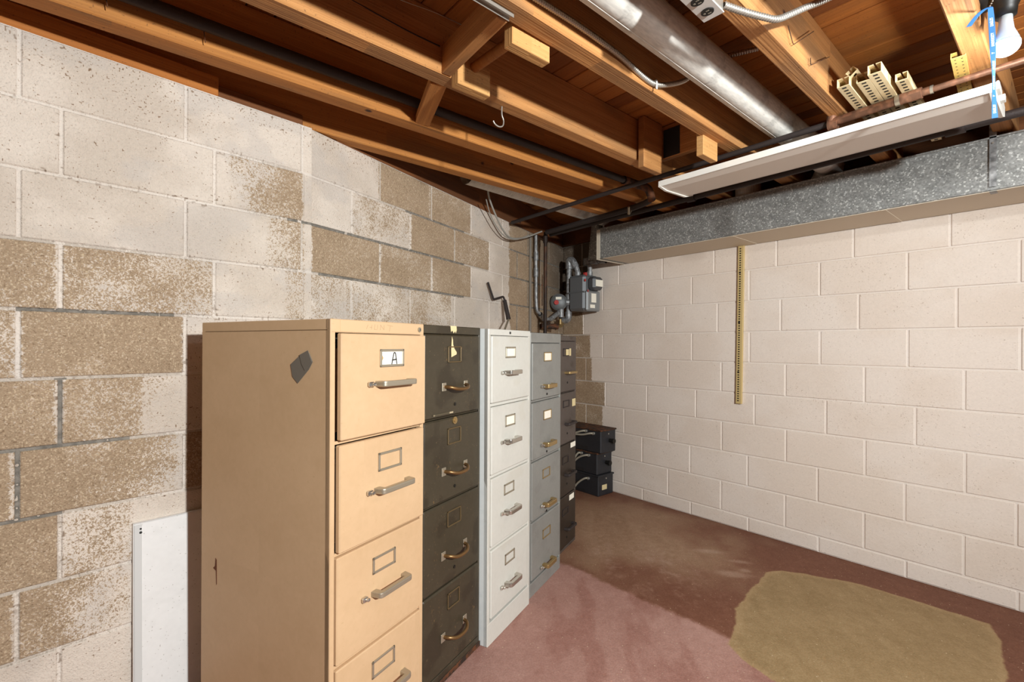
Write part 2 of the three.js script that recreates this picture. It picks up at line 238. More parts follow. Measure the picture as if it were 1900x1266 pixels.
const T_floor = tex(2048, 2048, (u, v) => { const x = FX + u * FS, z = FZ + (1 - v) * FS;
  const a = fbm(x * 5, z * 5, 401, 4), b = fbm(x * 40, z * 40, 405, 3), f = vn(x * 250, z * 250, 409), st = fbm(x * 6 + z * 5, (z - x) * 26, 413, 4);
  const sf = fbm(x * 3 + z * 2, (z - x) * 9, 413, 4);
  let c = mix3([104, 62, 43], [120, 76, 55], a * 0.7 + sf * 0.3);
  const we = sst(1.12, 0.35, Math.hypot((x + 2.0) / 0.98, (z + 2.6) / 0.66) + 0.7 * (a - 0.5) + 0.35 * (sf - 0.5) + 0.25 * (b - 0.5)); c = mix3(c, mix3([142, 110, 84], [166, 136, 110], sf * 0.7 + b * 0.3), we * 0.92);
  const dust = sst(0.45, 0.75, 0.6 * sf + 0.4 * b) * sst(0.8, 0.15, Math.hypot((x + 1.55) / 0.75, (z + 2.25) / 0.5)); c = mix3(c, [168, 140, 122], dust * 0.5);
  for (const [sx, sz, q, e] of [[-1.42, -2.72, 0.1, 0.035], [-1.23, -2.73, 0.08, 0.03], [-1.19, -2.55, 0.11, 0.045], [-1.17, -2.64, 0.035, 0.03]]) { const ca = (x - sx) * 0.8 - (z - sz) * 0.6, cb = (x - sx) * 0.6 + (z - sz) * 0.8; c = mix3(c, [172, 144, 126], 0.55 * sst(1.1, 0.2, Math.hypot(ca / q, cb / e) + 0.5 * (a - 0.5) + 0.3 * (b - 0.5))); }
  const pk = z + 1.965 + 0.05 * (a - 0.5) + 0.02 * (b - 0.5) - 0.05 * sst(-1.7, -2.1, x); const pz = sst(-0.02, 0.02, pk); c = mix3(c, mix3(mix3([156, 114, 102], [172, 133, 121], a), [140, 94, 82], sst(0.5, 0.75, sf) * 0.5), pz);
  const sdn = sdPoly(patch, x, z) + 0.035 * (fbm(x * 9, z * 9, 417, 3) - 0.5) + 0.012 * (b - 0.5), pt = sst(0.006, -0.006, sdn); const pc = mix3(mix3([134, 109, 72], [160, 134, 96], 0.6 * fbm(x * 5 + z * 3, (z - x) * 14, 414, 4) + 0.4 * a), [176, 146, 106], 0.4 * sst(0.05, 0, Math.abs(sdn))); c = mix3(c, pc, pt);
  c = c.map((q) => q + 16 * (f - 0.5) + 14 * (b - 0.5)); if (hash(Math.floor(x * 420), Math.floor(z * 420), 433) > 0.9985) c = [210, 190, 160]; return c; });
fit(T_floor, FX, 0, FS, FS);
const M_floor = std({ map: T_floor, roughness: 0.72, bumpMap: grainTex, bumpScale: 0.0012 });
part('slab', cbox(7.6, 0.12, 7.6, 0.002, { at: [0.2, -0.06, 0.2], uv: (p) => [p[0], FS - (p[2] - FZ)] }), M_floor, struct('floor'));

// ---------------------------------------------------------------- ceiling: planks over joists
const YB = 2.13, YC = 2.33;
const ceiling = struct('ceiling');
{ const rnd = rng(5); let z = 0.62;
  while (z > -3.35) { const w = 0.087, m = part('plank', cbox(3.9, 0.022, w - 0.003, 0.003, { grain: 0, du: rnd() * 3, dv: rnd() }), [M.plank, M.plank2, M.plank, M.plank3][Math.floor(rnd() * 4)], ceiling); m.position.set(-1.35, YC + 0.011 + (rnd() - 0.5) * 0.002, z - w / 2); z -= w; }
  part('unseen_ceiling_panel', [cbox(7.6, 0.1, 7.6, 0.002, { at: [0.2, YC + 0.075, 0.2] }), cbox(3.4, 0.024, 3.4, 0.002, { at: [-0.9, YC + 0.012, 2.33] }), cbox(3.4, 0.024, 7.4, 0.002, { at: [2.31, YC + 0.012, 0.3] })], std({ color: 0x8a7c6c, roughness: 0.85 }), ceiling); }  // plain panels over the unseen ceiling, colour kept dull for the bounce
function joist(x, z0, z1, th, mat, label, slope = 0, du = 0) {  // x: right face at z = -1
  const L = z0 - z1, m = solo('floor_joist', cbox(th, YC - YB, L, 0.004, { grain: 2, du, dv: du * 0.37 }), mat, label, 'joist', 'ceiling joists');
  const zc = (z0 + z1) / 2; m.position.set(x - th / 2 + slope * (zc + 1), (YB + YC) / 2, zc); m.rotation.y = Math.atan(slope); return m;
}
joist(-2.1, 1.6, -3.18, 0.07, M.joist, 'wooden joist nearest the left wall, resting on the wall top behind the short plate', 0, 0.2);
joist(-1.762, 1.6, -3.18, 0.075, M.joist, 'second wooden joist from the left wall, with the black drain pipe running beside it', 0, 0.9);
joist(-1.385, 1.6, -3.18, 0.068, M.joist2, 'third wooden joist from the left wall, the one the screw hook hangs from', 0.018, 1.5);
joist(-0.976, 1.6, -3.18, 0.068, M.joist2, 'fourth wooden joist from the left wall, with armoured cable stapled along its side', 0.025, 0.1);
joist(-0.575, 1.6, -3.18, 0.06, M.joist2, 'wooden joist just right of the round grey duct, under the outlet box', 0.012, 1.2);
joist(-0.185, 1.6, -3.18, 0.06, M.joist2, 'wooden joist at the top right, next to the lit bulb', 0, 0.6);
// boards on the wall tops
{ const a = [W1.u[0], W1.u[1]], put = (name, W, s0, s1, h, th, inset, mat, label, y0 = HB) => { const m = solo(name, cbox(s1 - s0, h, th, 0.003, { grain: 0, du: s0 }), mat, label, 'board'); const s = (s0 + s1) / 2, o = W.d - inset - th / 2; m.position.set(W.n[0] * o + W.u[0] * s, y0 + h / 2, W.n[1] * o + W.u[1] * s); m.rotation.y = Math.atan2(W.n[0], W.n[1]); };
  put('wall_plate', W1, -1.6, 0.553, 0.07, 0.09, 0.002, wood(T_joist, 0xfff0dc), 'short orange plate board lying on the near left wall top');
  put('wall_plate', W1, 0.556, 0.87, 0.05, 0.04, 0.022, M.dark, 'dark brown plate board on the left wall, right of the orange one');
  put('sill_beam', W2, 1.5, 4.1, 0.2, 0.04, 0.005, M.dark, 'dark brown sill beam lying on the far left wall behind the grey duct'); }
const rim = solo('rim_board', cbox(5.6, 0.2, 0.045, 0.003, { grain: 0 }), M.dark, 'dark rim board on the right wall top, above the square duct', 'board'); rim.position.set(-0.3, HB + 0.103, -3.215);
// bracing between joists
const brace = (name, dims, pos, turn, mat, label, cat = 'board') => { const m = solo(name, cbox(...dims, 0.003, { grain: 0, du: pos[0] * 3 }), mat, label, cat); m.position.set(...pos); m.rotation.y = turn; return m; };
brace('blocking_board', [0.338, 0.094, 0.036], [-1.213, 2.177, -0.857 + 0.005], -0.08, M.joist2, 'light brown blocking board between the third and fourth joists, in front of the wooden rod');
brace('bridging_board', [0.33, 0.034, 0.06], [-1.61, 2.1485, -0.935], -0.34, M.joist, 'orange bridging board set slantwise between the second and third joists');
brace('blocking_board', [0.335, 0.165, 0.035], [-1.215, 2.245, -2.155], 0, M.joist2, 'blocking board with a dark stain between the third and fourth joists, near the light fixture');
const stain = solo('stain_sheet', cbox(0.09, 0.14, 0.003, 0.001), std({ color: 0x23262a, roughness: 0.9 }), 'dark stain on the far blocking board', 'paper'); stain.position.set(-1.315, 2.235, -2.136);  // thin dark sheet standing in for the stain on the board

// closet rod holders and rod
{ const notch = (z0, z1, y0, y1) => { const s = new THREE.Shape(); s.moveTo(z0, y0); s.lineTo(z1, y0); s.lineTo(z1, y1); const c = (z0 + z1) / 2; s.lineTo(c + 0.019, y1); s.lineTo(c + 0.019, y0 + 0.076); s.absarc(c, y0 + 0.076, 0.019, 0, -Math.PI, true); s.lineTo(c - 0.019, y1); s.lineTo(z0, y1); s.closePath(); return s; };
  const holder = (x, th, zc, w, y0, y1, label) => { const g = new THREE.ExtrudeGeometry(notch(-w / 2, w / 2, 0, y1 - y0), { depth: th, bevelEnabled: true, bevelSize: 0.002, bevelThickness: 0.002, bevelSegments: 1, curveSegments: 10 }); g.rotateY(-Math.PI / 2); const m = solo('rod_holder', g, M.pale, label, 'rod holder', 'wooden rod holders'); m.position.set(x, y0, zc); return m; };
  holder(-1.345, 0.036, -0.955, 0.132, 2.098, 2.186, 'pale notched wood block on the third joist, holding the left end of the rod');
  holder(-1.05, 0.034, -0.952, 0.146, 2.086, 2.2, 'pale wood block hanging under the fourth joist, at the right end of the rod');
  const r = solo('closet_rod', rod([-1.375, 2.1735, -0.955], [-1.05, 2.165, -0.955], 0.017, 18), M.rodwood, 'short round wooden rod held between two pale blocks near the ceiling', 'rod');
  brace('rod_holder', [0.034, 0.245, 0.16], [-1.372, 2.205, -2.04], 0.02, M.joist2, 'tall brown wood block on the third joist, near the light fixture', 'rod holder');
  const h4 = brace('rod_holder', [0.034, 0.15, 0.13], [-1.068, 2.122, -2.02], 0.02, M.pale, 'small split wood block under the fourth joist, next to the light fixture', 'rod holder'); }

// hook, nails, strip, wires on the joists
solo('screw_hook', wire([[-1.425, 2.15, -1.142], [-1.425, 2.098, -1.142], [-1.425, 2.078, -1.15], [-1.425, 2.058, -1.146], [-1.425, 2.049, -1.127], [-1.425, 2.054, -1.108], [-1.425, 2.063, -1.1]], 0.0028, 60, 8), M.steel, 'bare steel screw hook hanging from the third joist', 'hook');
{ const alu = solo('metal_channel', [cbox(0.022, 0.002, 0.5, 0.0005), cbox(0.002, 0.01, 0.5, 0.0005, { at: [-0.01, -0.004, 0] }), cbox(0.002, 0.01, 0.5, 0.0005, { at: [0.01, -0.004, 0] })], M.steel, 'grey aluminium channel strip screwed under the fourth joist, top centre', 'metal strip'); alu.position.set(-1.008, 2.126, -0.594); alu.rotation.y = 0.02; }
const nail = (pts, label) => solo('bent_nail', pipe(pts, 0.0013, 0.004, 30, 6), M.rust, label, 'nail');
nail([[-1.762, 2.185, 0.014], [-1.735, 2.172, 0.012], [-1.735, 2.15, 0.009]], 'bent nail in the second joist, at the top left corner');
nail([[-1.762, 2.195, -0.215], [-1.74, 2.185, -0.217], [-1.738, 2.148, -0.221]], 'bent nail in the second joist, right of the other one');
nail([[-0.575, 2.193, -1.571], [-0.572, 2.147, -1.605], [-0.572, 2.262, -1.778]], 'thin V of wire on the joist side below the outlet cable');
nail([[-0.578, 2.173, -1.769], [-0.575, 2.145, -1.76], [-0.577, 2.246, -1.948]], 'thin V of wire on the joist side just above the cream brackets');
solo('thin_wire', wire([[-1.3, 2.235, -0.45], [-1.3, 2.242, -0.658], [-1.3, 2.256, -0.768], [-1.3, 2.264, -0.95]], 0.0012, 40, 5), M.steel, 'thin bright wire strung along the bay at the top, above the third joist', 'wire');
solo('thin_wire', wire([[-1.378, 2.245, -0.3], [-1.378, 2.229, -0.535], [-1.38, 2.217, -0.727], [-1.381, 2.217, -0.84]], 0.0022, 40, 5), M.black, 'thin black wire stapled along the side of the third joist', 'wire');
{ const t = thing('armoured_cable', 'grey armoured cable stapled along the fourth joist, vanishing behind the round duct', 'cable');
  part('sheath', armoured([[-0.96, 2.165, -0.55], [-0.962, 2.168, -0.9], [-0.966, 2.172, -1.07], [-0.97, 2.165, -1.26], [-0.978, 2.148, -1.47], [-0.965, 2.16, -1.53], [-0.94, 2.2, -1.62], [-0.91, 2.265, -1.68], [-0.85, 2.285, -1.73], [-0.75, 2.29, -1.78]], 0.0085), M.steel, t);
  part('staple', [cbox(0.004, 0.03, 0.008, 0.001, { at: [-0.968, 2.142, -1.476] }), cbox(0.024, 0.004, 0.008, 0.001, { at: [-0.978, 2.158, -1.476] })], M.plastic, t, 'pale staple'); }
{ const t = thing('outlet_box', 'metal outlet box with a dark duplex socket under the joist right of the round duct', 'outlet', [-0.63, 2.096, -1.165], 0.03);
  part('box', cbox(0.054, 0.045, 0.125, 0.004, { at: [0, 0.024, 0] }), M.steel, t); part('cover_plate', cbox(0.056, 0.003, 0.128, 0.001), M.plastic, t);
  for (const z of [-0.027, 0.027]) { const s = part('socket', (() => { const q = new THREE.Shape(); q.absarc(0, 0, 0.0165, 0, Math.PI * 2); const g = new THREE.ExtrudeGeometry(q, { depth: 0.003, bevelEnabled: false, curveSegments: 20 }); g.rotateX(Math.PI / 2); g.scale(1, 1, 0.86); g.translate(0, -0.0015, z); return g; })(), M.black, t);
    part('slot', [cbox(0.008, 0.001, 0.0024, 0, { at: [0.003, -0.005, z - 0.006] }), cbox(0.008, 0.001, 0.0024, 0, { at: [0.003, -0.005, z + 0.006] }), cbox(0.005, 0.001, 0.005, 0.001, { at: [-0.008, -0.005, z] })], std({ color: 0x8a8070, roughness: 0.6 }), s); } }
{ const t = thing('armoured_cable', 'pale armoured cable curving from the outlet box across the joist to the top right', 'cable');
  part('sheath', armoured([[-0.604, 2.112, -1.225], [-0.585, 2.112, -1.282], [-0.558, 2.113, -1.352], [-0.54, 2.116, -1.395], [-0.525, 2.14, -1.44], [-0.5, 2.17, -1.49], [-0.47, 2.2, -1.544], [-0.4, 2.25, -1.62], [-0.3, 2.3, -1.7]], 0.0085), M.steel, t); }

// ---------------------------------------------------------------- ducts
{ const t = thing('round_duct', 'long round grey metal duct running between joists towards the right wall', 'duct'), a = [-0.812, 2.2, 0.4], b = [-0.862, 2.2, -2.62], r = 0.062, seg = 36;
  part('pipe', rod(a, b, r, seg), M.round, t);
  part('seam', rod([-0.812 - 0.012, 2.2 - 0.0605, 0.4], [-0.862 - 0.012, 2.2 - 0.0605, -2.62], 0.0016, 6), M.round, t);
  part('elbow', pipe([[-0.862, 2.2, -2.6], [-0.875, 2.2, -3.0], [-0.93, 2.09, -3.0]], 0.065, 0.12, 24, 28), M.round, t); }
{ const t = thing('duct_takeoff', 'short round grey takeoff rising from the square duct top, left of the other', 'duct', [-1.32, 2.11, -3.0]);
  part('collar', rod([0, 0, 0], [0, 0.21, 0], 0.072, 28), M.round, t); part('flange', rod([0, 0, 0], [0, 0.012, 0], 0.085, 28), M.galv, t); }
{ const x0 = -2.4, x1 = 0.7, y0 = 1.885, y1 = 2.112, zf = -2.87, zb = -3.205, t = thing('square_duct', 'long galvanised square duct running high along the right wall', 'duct');
  part('body', cbox(x1 - x0, y1 - y0, zf - zb, 0.004, { at: [(x0 + x1) / 2, (y0 + y1) / 2, (zf + zb) / 2], uv: (p, k) => k === 2 ? [p[0], p[1]] : [p[0], p[2]] }), M.galv, t);
  part('end_cap', [cbox(0.006, y1 - y0 + 0.012, zf - zb + 0.008, 0.001, { at: [x0 - 0.002, (y0 + y1) / 2, (zf + zb) / 2] }), cbox(0.03, y1 - y0 + 0.006, 0.003, 0.001, { at: [x0 + 0.014, (y0 + y1) / 2, zf + 0.002] })], M.galvBounce, t);
  part('bounce_tint_sheet', cbox(x1 - x0 - 0.05, 0.003, zf - zb - 0.006, 0.001, { at: [(x0 + x1) / 2 + 0.025, y0 - 0.001, (zf + zb) / 2] }), M.galvBounce, t);  // thin sheet that carries the painted floor bounce
  for (const x of [-1.36, -0.62]) part('seam', [cbox(0.02, 0.004, zf - zb, 0.001, { at: [x, y0 - 0.002, (zf + zb) / 2] })], M.galvBounce, t);
  part('top_flange', cbox(x1 - x0, 0.008, 0.012, 0.001, { at: [(x0 + x1) / 2, y1 - 0.003, zf + 0.003] }), M.galv, t); }
{ const t = thing('duct_strap', 'grey metal hanger strap over the square duct face at the right', 'strap');
  part('strap', [cbox(0.0225, 0.28, 0.002, 0.0005, { at: [-0.243, 2.04, -2.862] }), cbox(0.022, 0.002, 0.05, 0.0005, { at: [-0.243, 1.881, -2.89] })], M.galvpipe, t);
  part('screw', rod([-0.243, 2.085, -2.862], [-0.243, 2.085, -2.857], 0.004, 8), M.steel, t); }
{ const t = thing('duct_strap', 'short grey hanger rod holding the left end of the square duct', 'strap'); part('rod', cbox(0.014, 0.06, 0.003, 0.0005, { at: [-2.335, 2.135, -2.864] }), M.galvpipe, t); }
{ const t = thing('round_duct', 'round grey duct running above the far left wall into the corner', 'duct');
  part('pipe', pipe([[-2.29, 2.222, -1.58], [-2.32, 2.215, -2.3], [-2.36, 2.21, -2.9]], 0.07, 0.1, 30, 28), M.round, t);
  part('boot', (() => { const g = rod([-2.5, 2.2, -2.99], [-2.52, 1.93, -3.06], 0.045, 28, 0.105); return g; })(), M.galv, t, 'flared metal boot');
  part('collar', rod([-2.5, 2.2, -2.99], [-2.5, 2.23, -2.985], 0.05, 24), M.galvpipe, t); }

// ---------------------------------------------------------------- overhead pipes
{ const t = thing('water_pipe', 'thin dark pipe crossing under the joists beside the light fixture, copper at its right end', 'pipe');
  part('iron_length', rod([-2.66, 2.108, -2.23], [-0.645, 2.108, -2.195], 0.0125, 14), M.iron, t);
  part('copper_length', [rod([-0.63, 2.108, -2.19], [-0.4, 2.108, -2.17], 0.0165, 16), rod([-0.4, 2.108, -2.17], [0.7, 2.108, -2.14], 0.0105, 14)], M.copper, t, 'copper length of the pipe');
  part('elbow', [rod([-0.652, 2.1, -2.192], [-0.62, 2.1, -2.192], 0.021, 16), rod([-0.64, 2.1, -2.19], [-0.64, 2.135, -2.19], 0.017, 14)], M.copper, t);
  part('coupling', [rod([-0.42, 2.108, -2.172], [-0.36, 2.108, -2.169], 0.019, 16), rod([-0.36, 2.108, -2.169], [-0.335, 2.108, -2.168], 0.0135, 14)], M.copper, t);
  part('solder_joint', rod([-0.434, 2.108, -2.173], [-0.42, 2.108, -2.172], 0.0192, 16), M.solder, t); part('solder_joint', rod([-0.338, 2.108, -2.168], [-0.33, 2.108, -2.168], 0.0142, 14), M.solder, t); }
{ const t = thing('gas_pipe', 'long dark iron pipe under the joists, just in front of the square duct', 'pipe');
  part('length', rod([-2.72, 2.1, -2.68], [0.7, 2.1, -2.58], 0.017, 16), M.iron, t);
  part('coupling', rod([-0.36, 2.1, -2.611], [-0.3, 2.1, -2.609], 0.024, 16), M.iron, t); part('coupling', rod([-1.52, 2.1, -2.645], [-1.47, 2.1, -2.6435], 0.024, 16), M.iron, t); }
{ const t = thing('drain_pipe', 'black pipe along the second joist, turning back left at its far end', 'pipe');
  part('length', pipe([[-1.728, 2.2, 1.0], [-1.728, 2.19, -2.38], [-1.67, 2.165, -2.47], [-1.69, 2.108, -2.53], [-1.85, 2.1, -2.56], [-2.68, 2.098, -2.6]], 0.019, 0.06, 140, 12), M.iron, t);
  part('elbow', pipe([[-1.728, 2.19, -2.3], [-1.728, 2.19, -2.38], [-1.67, 2.165, -2.47], [-1.69, 2.108, -2.53]], 0.024, 0.06, 40, 12), M.rust, t);
  part('valve', [rod([-1.86, 2.1, -2.56], [-1.86, 2.06, -2.53], 0.01, 8), rod([-1.86, 2.06, -2.53], [-1.83, 2.09, -2.49], 0.007, 8)], M.dullmetal, t); }

// ---------------------------------------------------------------- light fixture
{ const t = thing('fluorescent_fixture', 'long white unlit fluorescent fixture under the joists in front of the square duct', 'light fixture');
  const x0 = -1.362, x1 = -0.186;
  const out = [[2.118, 2.042], [2.116, 2.021], [2.17, 2.013], [2.35, 2.02], [2.42, 2.04], [2.42, 2.066], [2.34, 2.08], [2.18, 2.07]];
  const g = prism(out, x1 - x0, 'x'); g.translate(x0, 0, 0); part('lens', g, std({ color: 0xe6ddd2, roughness: 0.4 }), t);
  const lip = prism([[2.111, 2.046], [2.111, 2.019], [2.118, 2.019], [2.118, 2.046]], x1 - x0, 'x'); lip.translate(x0, 0, 0); part('edge_rail', lip, M.white, t);
  const e1 = prism([[2.112, 2.047], [2.11, 2.018], [2.168, 2.008], [2.352, 2.014], [2.425, 2.036], [2.425, 2.07], [2.34, 2.084], [2.18, 2.074]], 0.012, 'x'); const e2 = e1.clone(); e1.translate(x0 - 0.01, 0, 0); e2.translate(x1 - 0.002, 0, 0); part('end_cap', e1, M.white, t); const cap = part('end_cap', e2, M.white, t);
  part('clip', [cbox(0.008, 0.022, 0.06, 0.001, { at: [x1 + 0.014, 2.05, -2.18] }), cbox(0.012, 0.02, 0.03, 0.001, { at: [x1 + 0.016, 2.05, -2.28] }), cbox(0.006, 0.01, 0.1, 0.001, { at: [x1 + 0.012, 2.068, -2.22] })], M.plastic, cap); }

// ---------------------------------------------------------------- cream slotted brackets on the pipes
const cream = std({ color: 0xdcc79c, roughness: 0.55 }), slotDark = std({ color: 0x231a10, roughness: 0.9 }), yellow = std({ color: 0xd2b060, roughness: 0.55 });
function standard(w, d, len, label, pos, turn, mat, slotW, round) {
  const t = thing('shelf_standard', label, 'shelf standard', pos, turn, 'shelf standards on the pipes');
  part('channel', [cbox(w, 0.002, len, 0.0005), cbox(0.002, d, len, 0.0005, { at: [-w / 2 + 0.001, d / 2, 0] }), cbox(0.002, d, len, 0.0005, { at: [w / 2 - 0.001, d / 2, 0] }), cbox(w * 0.42, 0.002, len, 0.0005, { at: [-w * 0.29, d, 0] }), cbox(w * 0.42, 0.002, len, 0.0005, { at: [w * 0.29, d, 0] })], mat, t);
  const s = []; for (let z = len / 2 - 0.016; z > -len / 2 + 0.01; z -= 0.0255) { if (round) for (const x of [-0.008, 0.008]) s.push(rod([x, -0.0012, z], [x, 0, z], 0.0026, 8)); else s.push(cbox(slotW, 0.0012, 0.0105, 0, { at: [0, -0.0008, z] })); }
  part('slots', s, slotDark, t); return t;
}
const names5 = ['leftmost of the cream slotted shelf standards lying over the copper pipe', 'second from left of the cream slotted shelf standards over the copper pipe', 'third from left of the cream slotted shelf standards, sticking out furthest', 'cream slotted shelf standard lying right of the three longer ones', 'cream shelf standard turned on edge, behind the leftmost two'];
standard(0.037, 0.028, 0.78, names5[0], [-0.545, 2.1285, -2.345], 0.02, cream, 0.0125);
standard(0.038, 0.028, 0.78, names5[1], [-0.495, 2.1285, -2.36], 0.03, cream, 0.0125);
standard(0.038, 0.03, 0.8, names5[2], [-0.4525, 2.1285, -2.34], 0.02, cream, 0.0125);
standard(0.034, 0.024, 0.72, names5[3], [-0.404, 2.1285, -2.42], 0.02, cream, 0.0125);
{ const t = standard(0.03, 0.02, 0.75, names5[4], [-0.52, 2.166, -2.34], 0.03, cream, 0.01); t.rotation.z = 0.7; }
{ const t = standard(0.036, 0.016, 0.4, 'short yellow perforated shelf standard lying alone nearer the bulb', [-0.262, 2.1265, -2.225], 0.06, yellow, 0.008, true); t.userData.group = undefined; delete t.userData.group; }

// ---------------------------------------------------------------- bulb, holder, ribbon
function bulbLamp(B, holderLabel, bulbLabel) {
  const [x, y, z] = B.pos, h = thing('lamp_holder', holderLabel, 'lamp holder', [x, y, z]);
  part('socket', (() => { const g = new THREE.LatheGeometry([[0.0, 0.135], [0.034, 0.135], [0.036, 0.125], [0.03, 0.115], [0.024, 0.1], [0.022, 0.078], [0.0, 0.078]].map(([a, b]) => new THREE.Vector2(a, b)).reverse(), 28); return g; })(), M.black, h);
  part('mount', [cbox(0.11, 0.03, 0.11, 0.004, { at: [0, 0.15, 0] }), rod([0, 0.16, 0], [0, YC - y, 0], 0.012, 10)], M.black, h);
  const b = thing('light_bulb', bulbLabel, 'bulb', [x, y, z]);
  part('collar', new THREE.LatheGeometry([[0.0, 0.08], [0.0135, 0.08], [0.0145, 0.06], [0.017, 0.04], [0.026, 0.016], [0.0292, 0.004], [0.0, 0.004]].map(([a, c]) => new THREE.Vector2(a, c)).reverse(), 32), std({ color: 0xa9aeb0, roughness: 0.6 }), b);
  const glow = std({ color: 0xffffff, emissive: B.color, emissiveIntensity: 2.2, roughness: 0.6 });
  part('globe', new THREE.LatheGeometry(Array.from({ length: 15 }, (_, i) => { const t = i / 14 * Math.PI * 0.54; return new THREE.Vector2(0.03 * Math.sin(t), -0.003 - 0.027 * Math.cos(t)); }), 36), glow, b, 'glowing white globe');
  const l = new THREE.PointLight(B.color, B.power, 0, 2); l.position.set(x, y - 0.012, z); l.castShadow = true; l.shadow.radius = 1.2; l.shadow.mapSize.set(2048, 2048); l.shadow.bias = -0.0005; l.shadow.camera.near = 0.05; scene.add(l); l.name = numbered('bulb_light');
  return h;
}
{ const h = bulbLamp(BULB_A, 'black lamp holder beside the joist at the top right corner', 'lit white bulb in the black holder at the top right corner');
  part('pull_chain', Array.from({ length: 12 }, (_, i) => { const g = new THREE.SphereGeometry(0.0022, 8, 6); g.translate(-0.026 + 0.003 * Math.sin(i), 0.13 - i * 0.0055, 0.03); return g; }), M.steel, h); }
{ const P = V(UNSEEN_LAMP.pos), D = V(UNSEEN_LAMP.aim).sub(P).normalize(), t = thing('unseen_lamp', 'unseen lamp right of the camera, placed to light the cabinets and left wall', 'lamp', UNSEEN_LAMP.pos);  // lamp out of view; its kind and reflector are chosen to shape the beam
  const q = new THREE.Quaternion().setFromUnitVectors(new THREE.Vector3(0, 1, 0), D), prof = (a) => new THREE.LatheGeometry(a.map(([x, y]) => new THREE.Vector2(x, y)), 32).applyQuaternion(q);
  part('reflector', prof([[0.028, -0.12], [0.05, -0.11], [0.085, -0.08], [0.11, -0.045], [0.113, -0.045], [0.088, -0.083], [0.052, -0.114], [0.028, -0.124]]), M.steel, t);
  part('socket', prof([[0, -0.2], [0.024, -0.2], [0.027, -0.12], [0.026, -0.06], [0, -0.06]]), M.black, t);
  part('globe', prof([[0.014, -0.062], [0.02, -0.045], [0.03, -0.015], [0.03, -0.002], [0.022, 0.016], [0.01, 0.024], [0, 0.0255]]), std({ color: 0xffffff, emissive: UNSEEN_LAMP.color, emissiveIntensity: 2.2, roughness: 0.6 }), t, 'glowing bulb');
  part('hanger', rod([0.17 * -D.x, 0.17 * -D.y, 0.17 * -D.z], [0.17 * -D.x, YC - P.y, 0.17 * -D.z], 0.008, 10), M.black, t);
  const l = new THREE.SpotLight(UNSEEN_LAMP.color, UNSEEN_LAMP.power, 0, THREE.MathUtils.degToRad(76), 1, 2); l.position.copy(P).addScaledVector(D, 0.03); l.target.position.set(...UNSEEN_LAMP.aim); scene.add(l, l.target); l.name = 'unseen_lamp_light'; l.target.name = 'unseen_lamp_target';
  l.castShadow = true; l.shadow.radius = 3; l.shadow.mapSize.set(2048, 2048); l.shadow.bias = -0.0005; l.shadow.camera.near = 0.05; }
{ const cv = document.createElement('canvas'); cv.width = 64; cv.height = 2048; const c = cv.getContext('2d'); c.fillStyle = '#2f6fb4'; c.fillRect(0, 0, 64, 2048);
  c.fillStyle = '#e8eef4'; c.textAlign = 'center'; c.textBaseline = 'middle';
  const word = (s, y, size) => { c.save(); c.translate(32, y); c.rotate(-Math.PI / 2); c.font = `bold ${size}px sans-serif`; c.fillText(s, 0, 0); c.restore(); };
  word('EAGLES', 1880, 46); word('Y', 1640, 50); word('UNIVERSITY', 1400, 44); word('EAGLES', 1080, 46); word('Y', 860, 50); word('UNIVERSITY', 610, 44); word('EAGLES', 280, 46);
  const T = new THREE.CanvasTexture(cv); T.colorSpace = THREE.SRGBColorSpace; const mt = std({ map: T, roughness: 0.7, side: THREE.DoubleSide });
  const t = thing('ribbon', 'blue lanyard ribbon with white lettering hanging from the bulb pull chain', 'ribbon', [-0.162, 2.14, -1.82], THREE.MathUtils.degToRad(40));
  const strip = (pts, w, th) => { const P = [], U = [], I = []; let L = 0; const acc = pts.map((p, i) => (L += i ? Math.hypot(p[0] - pts[i - 1][0], p[1] - pts[i - 1][1], p[2] - pts[i - 1][2]) : 0)); pts.forEach((p, i) => { for (const [s, o] of [[-1, 0], [1, 0], [1, -th], [-1, -th]]) { P.push(p[0] + s * w * Math.cos(p[3] ?? 0) / 2, p[1], p[2] + o + s * w * Math.sin(p[3] ?? 0) / 2); U.push(s < 0 ? 0 : 1, 1 - acc[i] / L); } });
    for (let i = 0; i + 1 < pts.length; i++) for (let k = 0; k < 4; k++) { const a = i * 4 + k, b = i * 4 + (k + 1) % 4; I.push(a, a + 4, b, b, a + 4, b + 4); } const g = new THREE.BufferGeometry(); g.setAttribute('position', new THREE.Float32BufferAttribute(P, 3)); g.setAttribute('uv', new THREE.Float32BufferAttribute(U, 2)); g.setIndex(I); g.computeVertexNormals(); return g; };
  part('long_tail', strip(Array.from({ length: 15 }, (_, i) => { const k = i / 14; return [0.002 + 0.013 * k, -0.3 * k, 0.002 * Math.sin(k * 5), 0.5 * Math.sin(k * 7)]; }), 0.0125, 0.0009), mt, t);
  part('short_tail', strip(Array.from({ length: 8 }, (_, i) => { const k = i / 7; return [-0.05 * k, -0.012 * k - 0.036 * k * k, 0.002, 0.3]; }), 0.011, 0.0009), std({ color: 0x2f6fb4, roughness: 0.7, side: THREE.DoubleSide }), t); }

